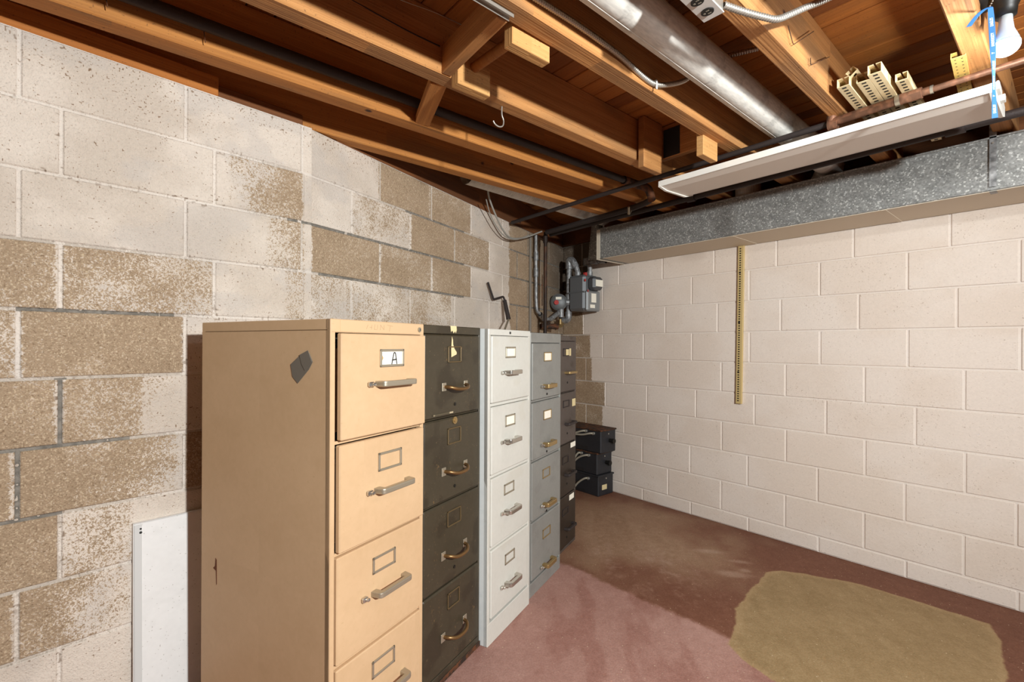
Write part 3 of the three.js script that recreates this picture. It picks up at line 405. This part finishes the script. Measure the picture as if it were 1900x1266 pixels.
// ---------------------------------------------------------------- filing cabinets
const CT = Math.atan2(0.9312, -0.3646);
function paintTex(base, dirtCol, amount, seed, opt = {}) { return tex(512, 512, (u, v) => { const a = fbm(u * 5, v * 5, seed, 4), f = fbm(u * 70, v * 70, seed + 3, 2); let c = base.map((q) => q + 10 * (a - 0.5) + 5 * (f - 0.5));
  const d = sst(0.56, 0.74, fbm(u * 9, v * 12, seed + 6, 4)); c = mix3(c, dirtCol, d * amount);
  if (opt.scratch) { const s = vn(u * 60 + v * 9, v * 8, seed + 9) * vn(u * 300, v * 160, seed + 10); if (s > 0.72) c = mix3(c, opt.scratch, 0.6); }
  const sp = vn(u * 190, v * 190, seed + 12); if (sp > 0.955) c = mix3(c, opt.fleck ?? dirtCol, 0.5); return c; }, { rep: [1.2, 1.2] }); }
const paint = {
  tan: std({ map: paintTex([203, 169, 131], [186, 152, 112], 0.12, 501), roughness: 0.48 }),
  olive: std({ map: paintTex([66, 58, 44], [48, 40, 29], 0.55, 511, { scratch: [128, 98, 62], fleck: [150, 128, 92] }), roughness: 0.45, metalness: 0.1 }),
  white: std({ map: paintTex([204, 201, 192], [190, 182, 164], 0.2, 521), roughness: 0.45 }), whiteSideLit: std({ map: paintTex([226, 230, 228], [200, 206, 206], 0.2, 527), roughness: 0.45 }),  // side copy of the white is lighter and cooler, light painted in
  grey: std({ map: paintTex([136, 135, 130], [118, 116, 112], 0.3, 531, { fleck: [90, 86, 82] }), roughness: 0.42, metalness: 0.1 }), greyside: std({ color: 0x8c9690, roughness: 0.5 }),
  brown: std({ map: paintTex([82, 72, 66], [58, 44, 34], 0.5, 541, { fleck: [110, 80, 56] }), roughness: 0.5, metalness: 0.1 }),
  shadedInside: std({ color: 0x2a241d, roughness: 0.9 }), rustedge: M.rust,
};
function cabinet(o) {                                          // origin: front left foot; +x along the front, +z out of the front
  const { W, H, D, pos, label, mat, rail, base, gap, stile, pulls } = o, t = thing('filing_cabinet', label, 'filing cabinet', [pos[0], 0, pos[1]], CT, 'row of filing cabinets');
  const sm = o.side ?? mat, th = 0.012, pitch = (H - rail - base) / 4;
  part('shell', [cbox(th, H, D - 0.002, 0.002, { at: [th / 2, H / 2, -D / 2 - 0.001] }), cbox(th, H, D - 0.002, 0.002, { at: [W - th / 2, H / 2, -D / 2 - 0.001] }), cbox(W - 0.002, th, D - 0.002, 0.002, { at: [W / 2, H - th / 2, -D / 2 - 0.001] }), cbox(W - 2 * th, H - 0.03, th, 0.001, { at: [W / 2, H / 2, -D + th / 2] })], sm, t);
  const frame = [cbox(stile, H, 0.02, 0.002, { at: [stile / 2, H / 2, -0.01] }), cbox(stile, H, 0.02, 0.002, { at: [W - stile / 2, H / 2, -0.01] }), cbox(W - 0.004, rail, 0.021, 0.002, { at: [W / 2, H - rail / 2, -0.0095] }), cbox(W - 0.004, base, 0.021, 0.002, { at: [W / 2, base / 2, -0.0095] })];
  for (let k = 1; k < 4; k++) frame.push(cbox(W - 2 * stile, gap, 0.016, 0.001, { at: [W / 2, H - rail - k * pitch + gap / 2, -0.012] }));
  part('face_frame', frame, mat, t);
  part('shade_plate', cbox(W - 2 * th, H - rail - base, 0.004, 0, { at: [W / 2, base + (H - rail - base) / 2, -0.06] }), paint.shadedInside, t);  // dark plate standing in for the shaded interior behind the drawer gaps
  const drawers = [];
  for (let k = 0; k < 4; k++) {
    const y1 = H - rail - k * pitch - 0.002, y0 = H - rail - (k + 1) * pitch + gap + 0.002, w = W - 2 * stile - 0.005, h = y1 - y0, out = o.out?.[k] ?? 0;
    const d = part('drawer', [cbox(w, h, 0.018, o.bevel ?? 0.003, { at: [0, 0, -0.005], du: k * 0.3 }), cbox(w - 0.02, h - 0.06, 0.03, 0.002, { at: [0, -0.01, -0.03] })], o.dmat?.[k] ?? mat, t);
    d.position.set(W / 2 + (o.dx?.[k] ?? 0), (y0 + y1) / 2, out + 0.001); d.rotation.y = o.yaw?.[k] ?? 0; drawers.push(d);
    const f = 0.005, ly = (y) => y - (y0 + y1) / 2, lx = (x) => x - W / 2;
    const q = o.holder[k]; if (q) { const [a, b, c, e] = q, hw = b - a, hh = c - e, cx = lx((a + b) / 2), cy = ly((c + e) / 2), s = o.holderRim ?? 0.007;
      part('label_holder', [cbox(hw, s, 0.004, 0.001, { at: [cx, cy + hh / 2 - s / 2, f + 0.001] }), cbox(hw, s, 0.004, 0.001, { at: [cx, cy - hh / 2 + s / 2, f + 0.001] }), cbox(s, hh, 0.004, 0.001, { at: [cx - hw / 2 + s / 2, cy, f + 0.001] }), cbox(s, hh, 0.004, 0.001, { at: [cx + hw / 2 - s / 2, cy, f + 0.001] })], o.holderMat, d);
      if (o.card?.[k]) part('label_card', cbox(hw - s * 1.2, hh - s * 1.2, 0.001, 0, { at: [cx, cy, f - 0.0002], uv: (p) => [(p[0] - cx) / (hw - s * 1.2) + 0.5, (p[1] - cy) / (hh - s * 1.2) + 0.5] }), o.card[k], d, 'paper card in the holder'); }
    pulls(d, k, lx, ly, f);
  }
  return { t, drawers };
}
function barPull(d, x0, x1, y, f, mat, latchX, latchMat, hgt = 0.016) {     // bar on two standoffs with a thumb latch at its left
  const c = (x0 + x1) / 2, w = x1 - x0, s = new THREE.Shape(); const z0 = f, z1 = f + 0.032;
  s.moveTo(x0, z0); s.lineTo(x0 + 0.004, z1 - 0.008); s.quadraticCurveTo(x0 + 0.006, z1, x0 + 0.018, z1); s.lineTo(x1 - 0.018, z1); s.quadraticCurveTo(x1 - 0.006, z1, x1 - 0.004, z1 - 0.008); s.lineTo(x1, z0); s.lineTo(x1 - 0.018, z0); s.lineTo(x1 - 0.02, z1 - 0.012); s.lineTo(x0 + 0.02, z1 - 0.012); s.lineTo(x0 + 0.018, z0); s.closePath();
  const g = new THREE.ExtrudeGeometry(s, { depth: hgt - 0.006, bevelEnabled: true, bevelSize: 0.002, bevelThickness: 0.003, bevelSegments: 2, curveSegments: 6 }); g.rotateX(Math.PI / 2); g.translate(0, y + hgt / 2 - 0.003, 0);
  part('handle', g, mat, d);
  if (latchX !== null) part('thumb_latch', [cbox(0.02, 0.014, 0.012, 0.003, { at: [latchX, y, f + 0.005] }), cbox(0.012, 0.01, 0.02, 0.003, { at: [latchX + 0.004, y, f + 0.009] })], latchMat ?? mat, d);
}
// 1: tan, nearest
const cardA = (() => { const cv = document.createElement('canvas'); cv.width = 256; cv.height = 128; const c = cv.getContext('2d'); c.fillStyle = '#f4efe2'; c.fillRect(0, 0, 256, 128); c.fillStyle = '#c49a5c'; c.beginPath(); c.moveTo(0, 20); c.lineTo(26, 64); c.lineTo(0, 104); c.fill();
  c.strokeStyle = '#1c1a18'; c.lineWidth = 11; c.lineCap = 'round'; c.lineJoin = 'round'; c.beginPath(); c.moveTo(122, 118); c.lineTo(146, 24); c.quadraticCurveTo(158, 12, 166, 28); c.lineTo(182, 116); c.moveTo(128, 84); c.lineTo(178, 78); c.stroke(); const T = new THREE.CanvasTexture(cv); T.colorSpace = THREE.SRGBColorSpace; return std({ map: T, roughness: 0.9 }); })();
{ const P = [[0.141, 0.288, 1.107, 0.119], [0.143, 0.288, 0.8, 0.121], [0.143, 0.286, 0.502, 0.112], [0.143, 0.286, 0.2, 0.112]];
  const { t, drawers } = cabinet({ W: 0.38, H: 1.287, D: 0.592, pos: [-1.262, -0.441], label: 'tall tan filing cabinet nearest the camera, letter A card on its top drawer', mat: paint.tan, rail: 0.036, base: 0.055, gap: 0.009, stile: 0.016,
    out: [0.013, 0.009, 0.001, 0.0], yaw: [-0.012, -0.008, 0, 0], dx: [0.003, 0.002, 0, 0], holder: [[0.157, 0.257, 1.206, 1.154], [0.157, 0.254, 0.905, 0.851], [0.146, 0.24, 0.604, 0.556], [0.146, 0.24, 0.304, 0.254]], holderMat: M.dullmetal, card: [cardA],
    pulls: (d, k, lx, ly, f) => barPull(d, lx(P[k][0]), lx(P[k][1]), ly(P[k][2]), f, M.dullmetal, lx(P[k][3]), M.chrome) });
  part('lock', [rod([0.355, 1.268, 0.0], [0.355, 1.268, 0.004], 0.008, 20), rod([0.355, 1.268, 0.004], [0.355, 1.268, 0.005], 0.006, 20)], M.dullmetal, t); part('key_slot', cbox(0.002, 0.008, 0.001, 0, { at: [0.355, 1.268, 0.0055] }), M.black, t);
  part('top_seam', cbox(0.0012, 0.0015, 0.56, 0, { at: [-0.0006, 1.258, -0.29] }), std({ color: 0x7a6142, roughness: 0.6 }), t);
  const tapeM = std({ color: 0x6d665c, roughness: 0.55, side: THREE.DoubleSide });
  const poly = (pts, th, x) => { const s = new THREE.Shape(pts.map(([a, b]) => new THREE.Vector2(a, b))); const g = new THREE.ExtrudeGeometry(s, { depth: th, bevelEnabled: false }); g.rotateY(-Math.PI / 2); g.translate(x, 0, 0); return g; };
  part('tape_patch', [poly([[-0.158, 1.163], [-0.12, 1.188], [-0.104, 1.178], [-0.082, 1.196], [-0.068, 1.172], [-0.082, 1.152], [-0.128, 1.112], [-0.15, 1.13]], 0.0012, -0.0002), poly([[-0.12, 1.19], [-0.086, 1.203], [-0.07, 1.172], [-0.098, 1.148], [-0.112, 1.166]], 0.001, -0.0014)], tapeM, t, 'grey duct tape patch on the side');
  const rustM = std({ color: 0x6a3b20, roughness: 0.9 }); part('rust_mark', [poly([[-0.512, 0.55], [-0.506, 0.545], [-0.505, 0.47], [-0.508, 0.466], [-0.51, 0.51], [-0.525, 0.516], [-0.515, 0.524]], 0.0005, -0.0001)], rustM, t);
  const cv = document.createElement('canvas'); cv.width = 512; cv.height = 64; const c = cv.getContext('2d'); c.fillStyle = 'rgb(203,169,131)'; c.fillRect(0, 0, 512, 64); c.strokeStyle = 'rgba(120,92,60,0.45)'; c.lineWidth = 2.2; for (const [a, b, e, f2] of [[170, 18, 160, 44], [196, 16, 192, 46], [180, 34, 196, 32], [216, 14, 212, 46], [234, 16, 232, 44], [212, 44, 232, 46], [256, 14, 252, 48], [278, 46, 280, 14], [254, 16, 278, 44], [300, 14, 344, 20], [324, 18, 318, 54]]) { c.beginPath(); c.moveTo(a, b); c.lineTo(e, f2); c.stroke(); }
  const T = new THREE.CanvasTexture(cv); T.colorSpace = THREE.SRGBColorSpace; part('name_strip', cbox(0.3, 0.03, 0.0006, 0, { at: [0.18, 1.269, 0.0013], uv: (p) => [(p[0] - 0.03) / 0.3, (p[1] - 1.254) / 0.03] }), std({ map: T, roughness: 0.48 }), t, 'faint pencil writing on the top rail'); }
// 2: dark olive
{ const Y4 = [1.068, 0.764, 0.462, 0.17], bail = (x0, x1, y, f) => wire([[x0, y, f], [x0 + 0.008, y - 0.001, f + 0.02], [(x0 + x1) / 2 - 0.03, y - 0.008, f + 0.036], [(x0 + x1) / 2 + 0.03, y - 0.008, f + 0.036], [x1 - 0.008, y - 0.001, f + 0.02], [x1, y, f]], 0.0065, 40, 10);
  const { t, drawers } = cabinet({ W: 0.375, H: 1.288, D: 0.61, pos: [-1.428, -0.798], label: 'dark olive filing cabinet with bronze bail handles, between the tan and white cabinets', mat: paint.olive, rail: 0.03, base: 0.044, gap: 0.004, stile: 0.012, bevel: 0.005, holderRim: 0.005,
    holder: [[0.147, 0.23, 1.214, 1.154], [0.147, 0.23, 0.915, 0.855], [0.146, 0.232, 0.613, 0.555], [0.15, 0.225, 0.313, 0.255]], holderMat: std({ color: 0x6e5c40, roughness: 0.45, metalness: 0.5 }),
    pulls: (d, k, lx, ly, f) => { const y = ly(Y4[k]); part('handle', bail(lx(0.128), lx(0.255), y, f), M.bronze, d, 'bronze bail handle');
      for (const q of [0.123, 0.26]) part('handle_plate', cbox(0.024, 0.03, 0.004, 0.001, { at: [lx(q), y, f + 0.001] }), M.dullmetal, d);
      if (k < 3) part('keyhole', rod([lx(0.192), ly([1.0, 0.697, 0.397][k]), f], [lx(0.192), ly([1.0, 0.697, 0.397][k]), f + 0.002], 0.006, 14), M.black, d); } });
  part('lock', [rod([0.19, 0.94, 0.004], [0.19, 0.94, 0.009], 0.0135, 24), rod([0.19, 0.94, 0.009], [0.19, 0.94, 0.012], 0.007, 20)], M.brass, t, 'round brass lock');
  const scrap = (pts, x, z, name) => { const s = new THREE.Shape(pts.map(([a, b]) => new THREE.Vector2(a, b))); const g = new THREE.ExtrudeGeometry(s, { depth: 0.0008, bevelEnabled: false }); g.translate(0, 0, z); return part(name, g, M.oldpaper, t, 'torn yellowed paper'); };
  scrap([[0.168, 1.25], [0.174, 1.238], [0.176, 1.22], [0.184, 1.205], [0.198, 1.192], [0.198, 1.184], [0.165, 1.174], [0.164, 1.2]], 0, 0.0075, 'paper_scrap');
  scrap([[0.166, 1.289], [0.204, 1.289], [0.206, 1.274], [0.2, 1.262], [0.196, 1.27], [0.186, 1.262], [0.178, 1.272], [0.17, 1.266]], 0, 0.002, 'paper_scrap');
  part('scuff', [cbox(0.12, 0.006, 0.0006, 0, { at: [0.12, 0.972, 0.0072] })], std({ map: tex(128, 32, (u, v) => fbm(u * 30, v * 6, 77, 3) > 0.6 ? [176, 160, 130] : [80, 70, 52]), roughness: 0.8 }), t);
  part('rust_edge', cbox(0.375, 0.02, 0.003, 0.001, { at: [0.19, 0.012, 0.0022] }), M.rust, t, 'rusted bottom edge'); }
// 3: white
{ const P = [[0.125, 0.235, 1.103], [0.125, 0.235, 0.81], [0.125, 0.235, 0.51], [0.13, 0.24, 0.2]];
  const { t } = cabinet({ W: 0.378, H: 1.285, D: 0.64, pos: [-1.533, -1.164], label: 'white filing cabinet with light painted into its paler side, third in the row', mat: paint.white, side: paint.whiteSideLit, rail: 0.026, base: 0.09, gap: 0.012, stile: 0.018, bevel: 0.004,
    holder: [[0.131, 0.218, 1.212, 1.164], [0.131, 0.217, 0.919, 0.87], [0.122, 0.21, 0.626, 0.58], [0.132, 0.217, 0.325, 0.28]], holderMat: M.dullmetal, card: [M.paper, M.paper],
    pulls: (d, k, lx, ly, f) => barPull(d, lx(P[k][0]), lx(P[k][1]), ly(P[k][2]), f, M.chrome, lx(0.102), M.chrome, 0.018) });
  part('lock', cbox(0.012, 0.01, 0.003, 0.001, { at: [0.178, 1.272, 0.002] }), M.black, t); }
// 4: blue-grey
{ const P = [1.012, 0.718, 0.414, 0.107];
  const { t } = cabinet({ W: 0.374, H: 1.28, D: 0.64, pos: [-1.699, -1.543], label: 'blue grey filing cabinet with short brass handles, fourth in the row', mat: paint.grey, side: paint.greyside, rail: 0.049, base: 0.067, gap: 0.009, stile: 0.01, bevel: 0.004, holderRim: 0.005,
    holder: [[0.143, 0.234, 1.184, 1.137], [0.14, 0.234, 0.888, 0.84], [0.132, 0.22, 0.592, 0.545], [0.135, 0.228, 0.286, 0.24]], holderMat: M.brass, card: [M.paper, M.paper],
    pulls: (d, k, lx, ly, f) => { barPull(d, lx(0.135), lx(0.25), ly(P[k]), f, M.brass, lx(0.113), M.chrome, 0.02); if (k < 3) part('keyhole', rod([lx(0.18), ly(P[k] - 0.042), f], [lx(0.18), ly(P[k] - 0.042), f + 0.002], 0.006, 12), M.black, d); } }); }
// 5: dark brown, in the corner
{ const lower = std({ map: paintTex([52, 42, 34], [38, 28, 20], 0.5, 551, { fleck: [90, 62, 40] }), roughness: 0.5, metalness: 0.1 }), P = [1.056, 0.752, 0.45, 0.13];
  const { t } = cabinet({ W: 0.384, H: 1.274, D: 0.62, pos: [-1.9, -1.881], label: 'dark brown filing cabinet furthest back in the corner, paper stickers on its drawers', mat: paint.brown, rail: 0.03, base: 0.015, gap: 0.004, stile: 0.01, bevel: 0.004, holderRim: 0.005, dmat: [paint.brown, paint.brown, lower, lower],
    holder: [[0.16, 0.25, 1.2, 1.155], [0.165, 0.258, 0.892, 0.85], [0.16, 0.25, 0.56, 0.515], [0.16, 0.25, 0.25, 0.21]], holderMat: M.iron, card: [],
    pulls: (d, k, lx, ly, f) => { barPull(d, lx(0.19), lx(0.32), ly(P[k]), f, k ? M.iron : M.brass, null, null, 0.014); part('keyhole', rod([lx(0.23), ly(P[k] - 0.06), f], [lx(0.23), ly(P[k] - 0.06), f + 0.002], 0.006, 12), M.black, d); } });
  for (const [x, y, w, h, m] of [[0.24, 1.178, 0.08, 0.044, M.oldpaper], [0.33, 0.868, 0.055, 0.045, M.oldpaper], [0.32, 0.61, 0.08, 0.03, M.paper], [0.3, 0.295, 0.075, 0.032, M.paper]]) part('sticker', cbox(w, h, 0.0008, 0, { at: [x, y, 0.0075] }), m, t, 'paper sticker'); }

// ---------------------------------------------------------------- white sheet panel by the left wall
{ const t = thing('sheet_metal', 'white sheet metal panel leaning on the left wall beside the tan cabinet', 'panel', [W1.n[0] * (W1.d + 0.035) + W1.u[0] * 0.538, 0, W1.n[1] * (W1.d + 0.035) + W1.u[1] * 0.538], Math.atan2(W1.n[0], W1.n[1]));
  const pm = std({ map: paintTex([232, 229, 226], [200, 198, 194], 0.15, 561, { fleck: [120, 110, 100] }), roughness: 0.4 });
  const lean = new THREE.Matrix4().makeRotationX(-0.03), g = [cbox(0.46, 0.63, 0.002, 0.0005, { at: [0, 0.316, 0] }), cbox(0.003, 0.63, 0.016, 0.0005, { at: [-0.23, 0.316, -0.007] }), cbox(0.46, 0.003, 0.016, 0.0005, { at: [0, 0.63, -0.007] })]; g.forEach((q) => q.applyMatrix4(lean));
  part('sheet', g, pm, t);
  const e = [cbox(0.02, 0.625, 0.003, 0.001, { at: [-0.219, 0.314, 0.002] })]; e.forEach((q) => q.applyMatrix4(lean)); part('folded_edge', e, std({ color: 0xcfcdca, roughness: 0.35 }), t);
  const hl = [rod([-0.212, 0.612, 0], [-0.212, 0.612, 0.005], 0.003, 10), rod([-0.212, 0.6, 0], [-0.212, 0.6, 0.005], 0.004, 10)]; hl.forEach((q) => q.applyMatrix4(lean)); part('hole', hl, M.black, t); }

// ---------------------------------------------------------------- slotted standard on the right wall
{ const t = thing('wall_standard', 'tall yellowed slotted shelf standard screwed upright to the right wall', 'shelf standard', [-1.463, 0.836, -3.2105]); t.rotation.z = -0.012;
  const ym = std({ color: 0xcdb47c, roughness: 0.5, metalness: 0.15 }), w = 0.036, h = 1.05;
  part('channel', [cbox(w, h, 0.002, 0.0005, { at: [0, h / 2, 0.016] }), cbox(0.002, h, 0.016, 0.0005, { at: [-w / 2, h / 2, 0.008] }), cbox(0.002, h, 0.016, 0.0005, { at: [w / 2, h / 2, 0.008] })], ym, t);
  const s = []; for (let y = 0.02; y < h - 0.01; y += 0.0155) s.push(cbox(0.011, 0.0075, 0.001, 0, { at: [-0.003, y, 0.0172] })); part('slots', s, slotDark, t);
  for (const y of [0.21, 0.54, 0.87]) part('screw', rod([-0.003, y, 0.016], [-0.003, y, 0.02], 0.006, 12), M.black, t); }

// ---------------------------------------------------------------- gas meter corner
{ const t = thing('gas_meter', 'grey gas meter with white labels hung in the far corner', 'gas meter', [-2.74, 1.5, -3.1]);
  const gm = std({ color: 0x6e7072, roughness: 0.5, metalness: 0.25 }), gl = std({ color: 0x8a8c8c, roughness: 0.5, metalness: 0.25 });
  part('body', [cbox(0.18, 0.3, 0.19, 0.02, { at: [0, 0.16, 0] }), cbox(0.19, 0.012, 0.2, 0.004, { at: [0, 0.165, 0] })], gm, t); part('front_case', cbox(0.03, 0.17, 0.17, 0.012, { at: [0.1, 0.09, 0] }), gl, t);
  const ix = part('index_box', cbox(0.08, 0.11, 0.12, 0.02, { at: [0.125, 0.235, -0.005] }), std({ color: 0x4c4c4e, roughness: 0.45 }), t);
  part('index_label', cbox(0.004, 0.055, 0.09, 0.001, { at: [0.167, 0.235, -0.005] }), M.paper, ix);
  part('sticker', cbox(0.002, 0.075, 0.06, 0, { at: [0.1165, 0.115, 0.005] }), M.paper, t); part('sticker', cbox(0.002, 0.028, 0.06, 0, { at: [0.1165, 0.045, 0.02] }), M.paper, t);
  part('red_tag', [cbox(0.03, 0.028, 0.02, 0.003, { at: [0.07, 0.315, 0.06] }), cbox(0.008, 0.02, 0.015, 0.002, { at: [0.095, 0.26, 0.09] }), cbox(0.006, 0.02, 0.01, 0.002, { at: [0.118, 0.17, 0.08] })], M.red, t);
  part('union', [rod([-0.05, 0.31, 0.02], [-0.05, 0.345, 0.02], 0.026, 18), rod([0.05, 0.31, -0.02], [0.05, 0.345, -0.02], 0.026, 18)], M.galvpipe, t); }
{ const t = thing('meter_piping', 'grey galvanised pipe loop feeding the gas meter in the corner', 'pipe');
  part('riser', pipe([[-2.79, 1.84, -3.08], [-2.8, 1.9, -3.07], [-2.84, 1.955, -3.05], [-2.86, 1.93, -3.045], [-2.86, 1.45, -3.04], [-2.93, 1.43, -3.02]], 0.022, 0.045, 80, 14), M.galvpipe, t);
  part('elbow', [pipe([[-2.8, 1.89, -3.07], [-2.83, 1.955, -3.05], [-2.86, 1.955, -3.045], [-2.86, 1.88, -3.045]], 0.03, 0.03, 30, 14), pipe([[-2.86, 1.51, -3.04], [-2.86, 1.44, -3.04], [-2.93, 1.43, -3.02]], 0.029, 0.03, 20, 14)], M.galvpipe, t);
  part('coupling', [rod([-2.86, 1.6, -3.042], [-2.86, 1.66, -3.042], 0.029, 16)], M.galvpipe, t); }
{ const t = thing('meter_piping', 'short grey outlet pipe at the right top of the gas meter', 'pipe');
  part('outlet', pipe([[-2.69, 1.84, -3.12], [-2.69, 1.89, -3.12], [-2.72, 1.93, -3.12], [-2.6, 1.93, -3.14], [-2.54, 1.92, -3.15]], 0.02, 0.03, 40, 12), M.galvpipe, t);
  part('tee', [rod([-2.72, 1.9, -3.12], [-2.72, 1.96, -3.12], 0.032, 16), rod([-2.64, 1.93, -3.13], [-2.61, 1.93, -3.135], 0.028, 14), rod([-2.66, 1.93, -3.13], [-2.66, 2.03, -3.13], 0.01, 10)], M.galvpipe, t); }
{ const rg = std({ color: 0x6c6e6e, roughness: 0.5, metalness: 0.3 }), t = thing('gas_regulator', 'round grey gas regulator with a red cap left of the meter', 'regulator', [-2.9, 1.59, -2.96], 0.75);
  part('disc', new THREE.LatheGeometry([[0, -0.03], [0.05, -0.03], [0.068, -0.012], [0.07, 0], [0.068, 0.012], [0.05, 0.022], [0.02, 0.03], [0, 0.03]].map(([a, b]) => new THREE.Vector2(a, b)), 32).rotateX(Math.PI / 2), rg, t);
  part('rim', new THREE.TorusGeometry(0.066, 0.007, 8, 36), M.galvpipe, t); part('red_cap', rod([-0.018, -0.005, 0.02], [-0.018, -0.005, 0.045], 0.02, 16), M.red, t); part('sticker', cbox(0.05, 0.022, 0.002, 0, { at: [0.0, 0.032, 0.031] }), M.paper, t);
  part('neck', [rod([0.02, -0.06, 0], [0.02, -0.13, 0], 0.024, 14), rod([0.06, 0, -0.01], [0.12, 0, -0.02], 0.03, 14)], M.galvpipe, t); }
{ const t = thing('gas_piping', 'low run of grey and brass gas fittings below the regulator', 'pipe');
  part('nipple', pipe([[-2.815, 1.47, -2.66], [-2.84, 1.43, -2.72], [-2.87, 1.43, -2.82], [-2.885, 1.5, -2.95]], 0.02, 0.03, 50, 12), M.galvpipe, t);
  part('shutoff_valve', [rod([-2.87, 1.375, -2.72], [-2.81, 1.375, -2.86], 0.024, 14), rod([-2.845, 1.375, -2.78], [-2.83, 1.42, -2.775], 0.016, 12)], M.rust, t); part('brass_cock', [rod([-2.88, 1.39, -2.96], [-2.92, 1.41, -3.02], 0.022, 14), cbox(0.02, 0.05, 0.02, 0.004, { at: [-2.87, 1.42, -2.95] })], M.brass, t, 'brass cock'); }
{ const t = thing('riser_pipe', 'tall rusty pipe rising from behind the cabinets to the ceiling in the corner', 'pipe'); part('length', rod([-2.736, 0, -2.64], [-2.736, 2.115, -2.64], 0.0145, 14), M.oldiron, t); part('coupling', rod([-2.736, 2.03, -2.64], [-2.736, 2.09, -2.64], 0.019, 14), M.oldiron, t); }
{ const t = thing('riser_pipe', 'grey galvanised riser with two couplings left of the rusty pipe', 'pipe'); part('length', pipe([[-2.805, 2.1, -2.6], [-2.81, 1.6, -2.61], [-2.812, 1.49, -2.62], [-2.82, 1.47, -2.67]], 0.0135, 0.02, 50, 12), M.galvpipe, t); for (const y of [1.93, 1.8]) part('coupling', rod([-2.808, y - 0.035, -2.606], [-2.808, y + 0.035, -2.606], 0.019, 14), M.galvpipe, t); }
{ const t = thing('conduit', 'thin brownish conduit fixed upright on the far left wall behind the risers', 'conduit'); part('tube', rod([-2.822, 0.6, -2.56], [-2.822, 2.1, -2.555], 0.011, 12), std({ color: 0x7c7368, roughness: 0.7 }), t); }
solo('pipe_arch', pipe([[-2.93, 1.55, -2.78], [-2.93, 1.8, -2.78], [-2.945, 1.85, -2.8], [-2.97, 1.85, -2.84], [-2.985, 1.8, -2.865], [-2.985, 1.62, -2.865]], 0.013, 0.03, 60, 10), M.rust, 'rusty arched pipe on the far left wall behind the regulator', 'pipe');

// wires by the far left wall
solo('grey_cable', wire([[-2.36, 2.2, -1.78], [-2.447, 2.16, -1.86], [-2.51, 2.07, -1.97], [-2.565, 2.0, -2.08], [-2.62, 1.985, -2.18], [-2.68, 2.02, -2.36], [-2.705, 2.105, -2.57]], 0.0062, 90, 8), M.wiregrey, 'grey cable looping from the round duct down to the corner pipe', 'cable');
solo('grey_cable', wire([[-2.4, 2.13, -1.8], [-2.47, 2.08, -1.88], [-2.53, 2.01, -1.99], [-2.58, 1.975, -2.1], [-2.64, 1.985, -2.25], [-2.69, 2.05, -2.42]], 0.004, 90, 8), M.wiregrey, 'thinner grey cable looping just outside the other cable', 'cable');
{ const t = thing('crank_handle', 'bent dark metal crank handle propped on the wall above the white cabinet', 'crank');
  part('shaft', pipe([[-2.57, 1.64, -1.945], [-2.585, 1.53, -2.005], [-2.63, 1.562, -2.128], [-2.61, 1.47, -2.15]], 0.0075, 0.015, 60, 10), M.iron, t);
  part('grip', rod([-2.625, 1.535, -2.135], [-2.575, 1.4, -2.13], 0.0135, 14, 0.016), M.iron, t); part('foot', rod([-2.575, 1.4, -2.13], [-2.47, 1.3, -2.0], 0.0075, 10), M.dullmetal, t); }

// ---------------------------------------------------------------- stack of black boxes in the corner
{ const bm = std({ map: paintTex([46, 46, 50], [30, 28, 28], 0.4, 571), roughness: 0.5, metalness: 0.15 }), hose = std({ color: 0xa29a8a, roughness: 0.6 });
  const one = (label, x1, y0, h, zf, dep, opt) => { const t = thing('metal_box', label, 'metal box', [x1 - 0.2, y0, zf - dep / 2], 0, 'stack of black metal boxes'); part('case', [cbox(0.4, h - 0.008, dep, 0.006, { at: [0, h / 2 - 0.004, 0] })], bm, t);
    part('lid', cbox(0.41, 0.012, dep + 0.012, 0.002, { at: [0, h - 0.007, 0] }), opt.lid, t); if (opt.knob) part('knob', [rod([0.2, h * 0.5, -0.02], [0.235, h * 0.5, -0.02], 0.016, 14), rod([0.23, h * 0.5, -0.02], [0.245, h * 0.5, -0.02], 0.02, 14)], M.black, t);
    part('screw', rod([0.2, h * 0.8, 0.0], [0.204, h * 0.8, 0.0], 0.006, 10), M.steel, t); if (opt.sticker) part('sticker', cbox(0.002, 0.04, 0.06, 0, { at: [0.201, h * 0.4, 0.02] }), M.oldpaper, t);
    for (const [px, py, q] of opt.hoses) { part('hose', wire([[px, py, dep / 2], [px - 0.02, py, dep / 2 + 0.02], ...q.map(([a, b, c]) => [px + a, py + b, dep / 2 + c])], 0.008, 40, 8), hose, t, 'pale hose'); part('fitting', rod([px, py, dep / 2 - 0.002], [px - 0.004, py, dep / 2 + 0.014], 0.012, 12), M.steel, t); } return t; };
  one('lowest black metal box of the stack in the corner, sticker on its side', -2.49, 0, 0.17, -3.003, 0.19, { lid: bm, sticker: true, hoses: [[0.1, 0.13, [[-0.09, -0.05, 0.03], [-0.15, -0.12, 0.03]]]] });
  one('middle black metal box of the stack in the corner', -2.505, 0.17, 0.18, -3.003, 0.19, { lid: M.rust, knob: true, hoses: [[0.12, 0.15, [[-0.09, -0.03, 0.03], [-0.17, -0.1, 0.03]]], [0.04, 0.155, [[-0.05, -0.04, 0.03], [-0.09, -0.12, 0.03]]]] });
  one('topmost black metal box of the stack in the corner, rusty lid', -2.467, 0.35, 0.19, -3.003, 0.19, { lid: M.rust, knob: true, hoses: [[0.13, 0.155, [[-0.1, -0.02, 0.03], [-0.2, -0.03, 0.03]]], [0.05, 0.165, [[-0.08, -0.02, 0.03], [-0.14, -0.04, 0.03]]]] }); }

renderer.render(scene, camera);
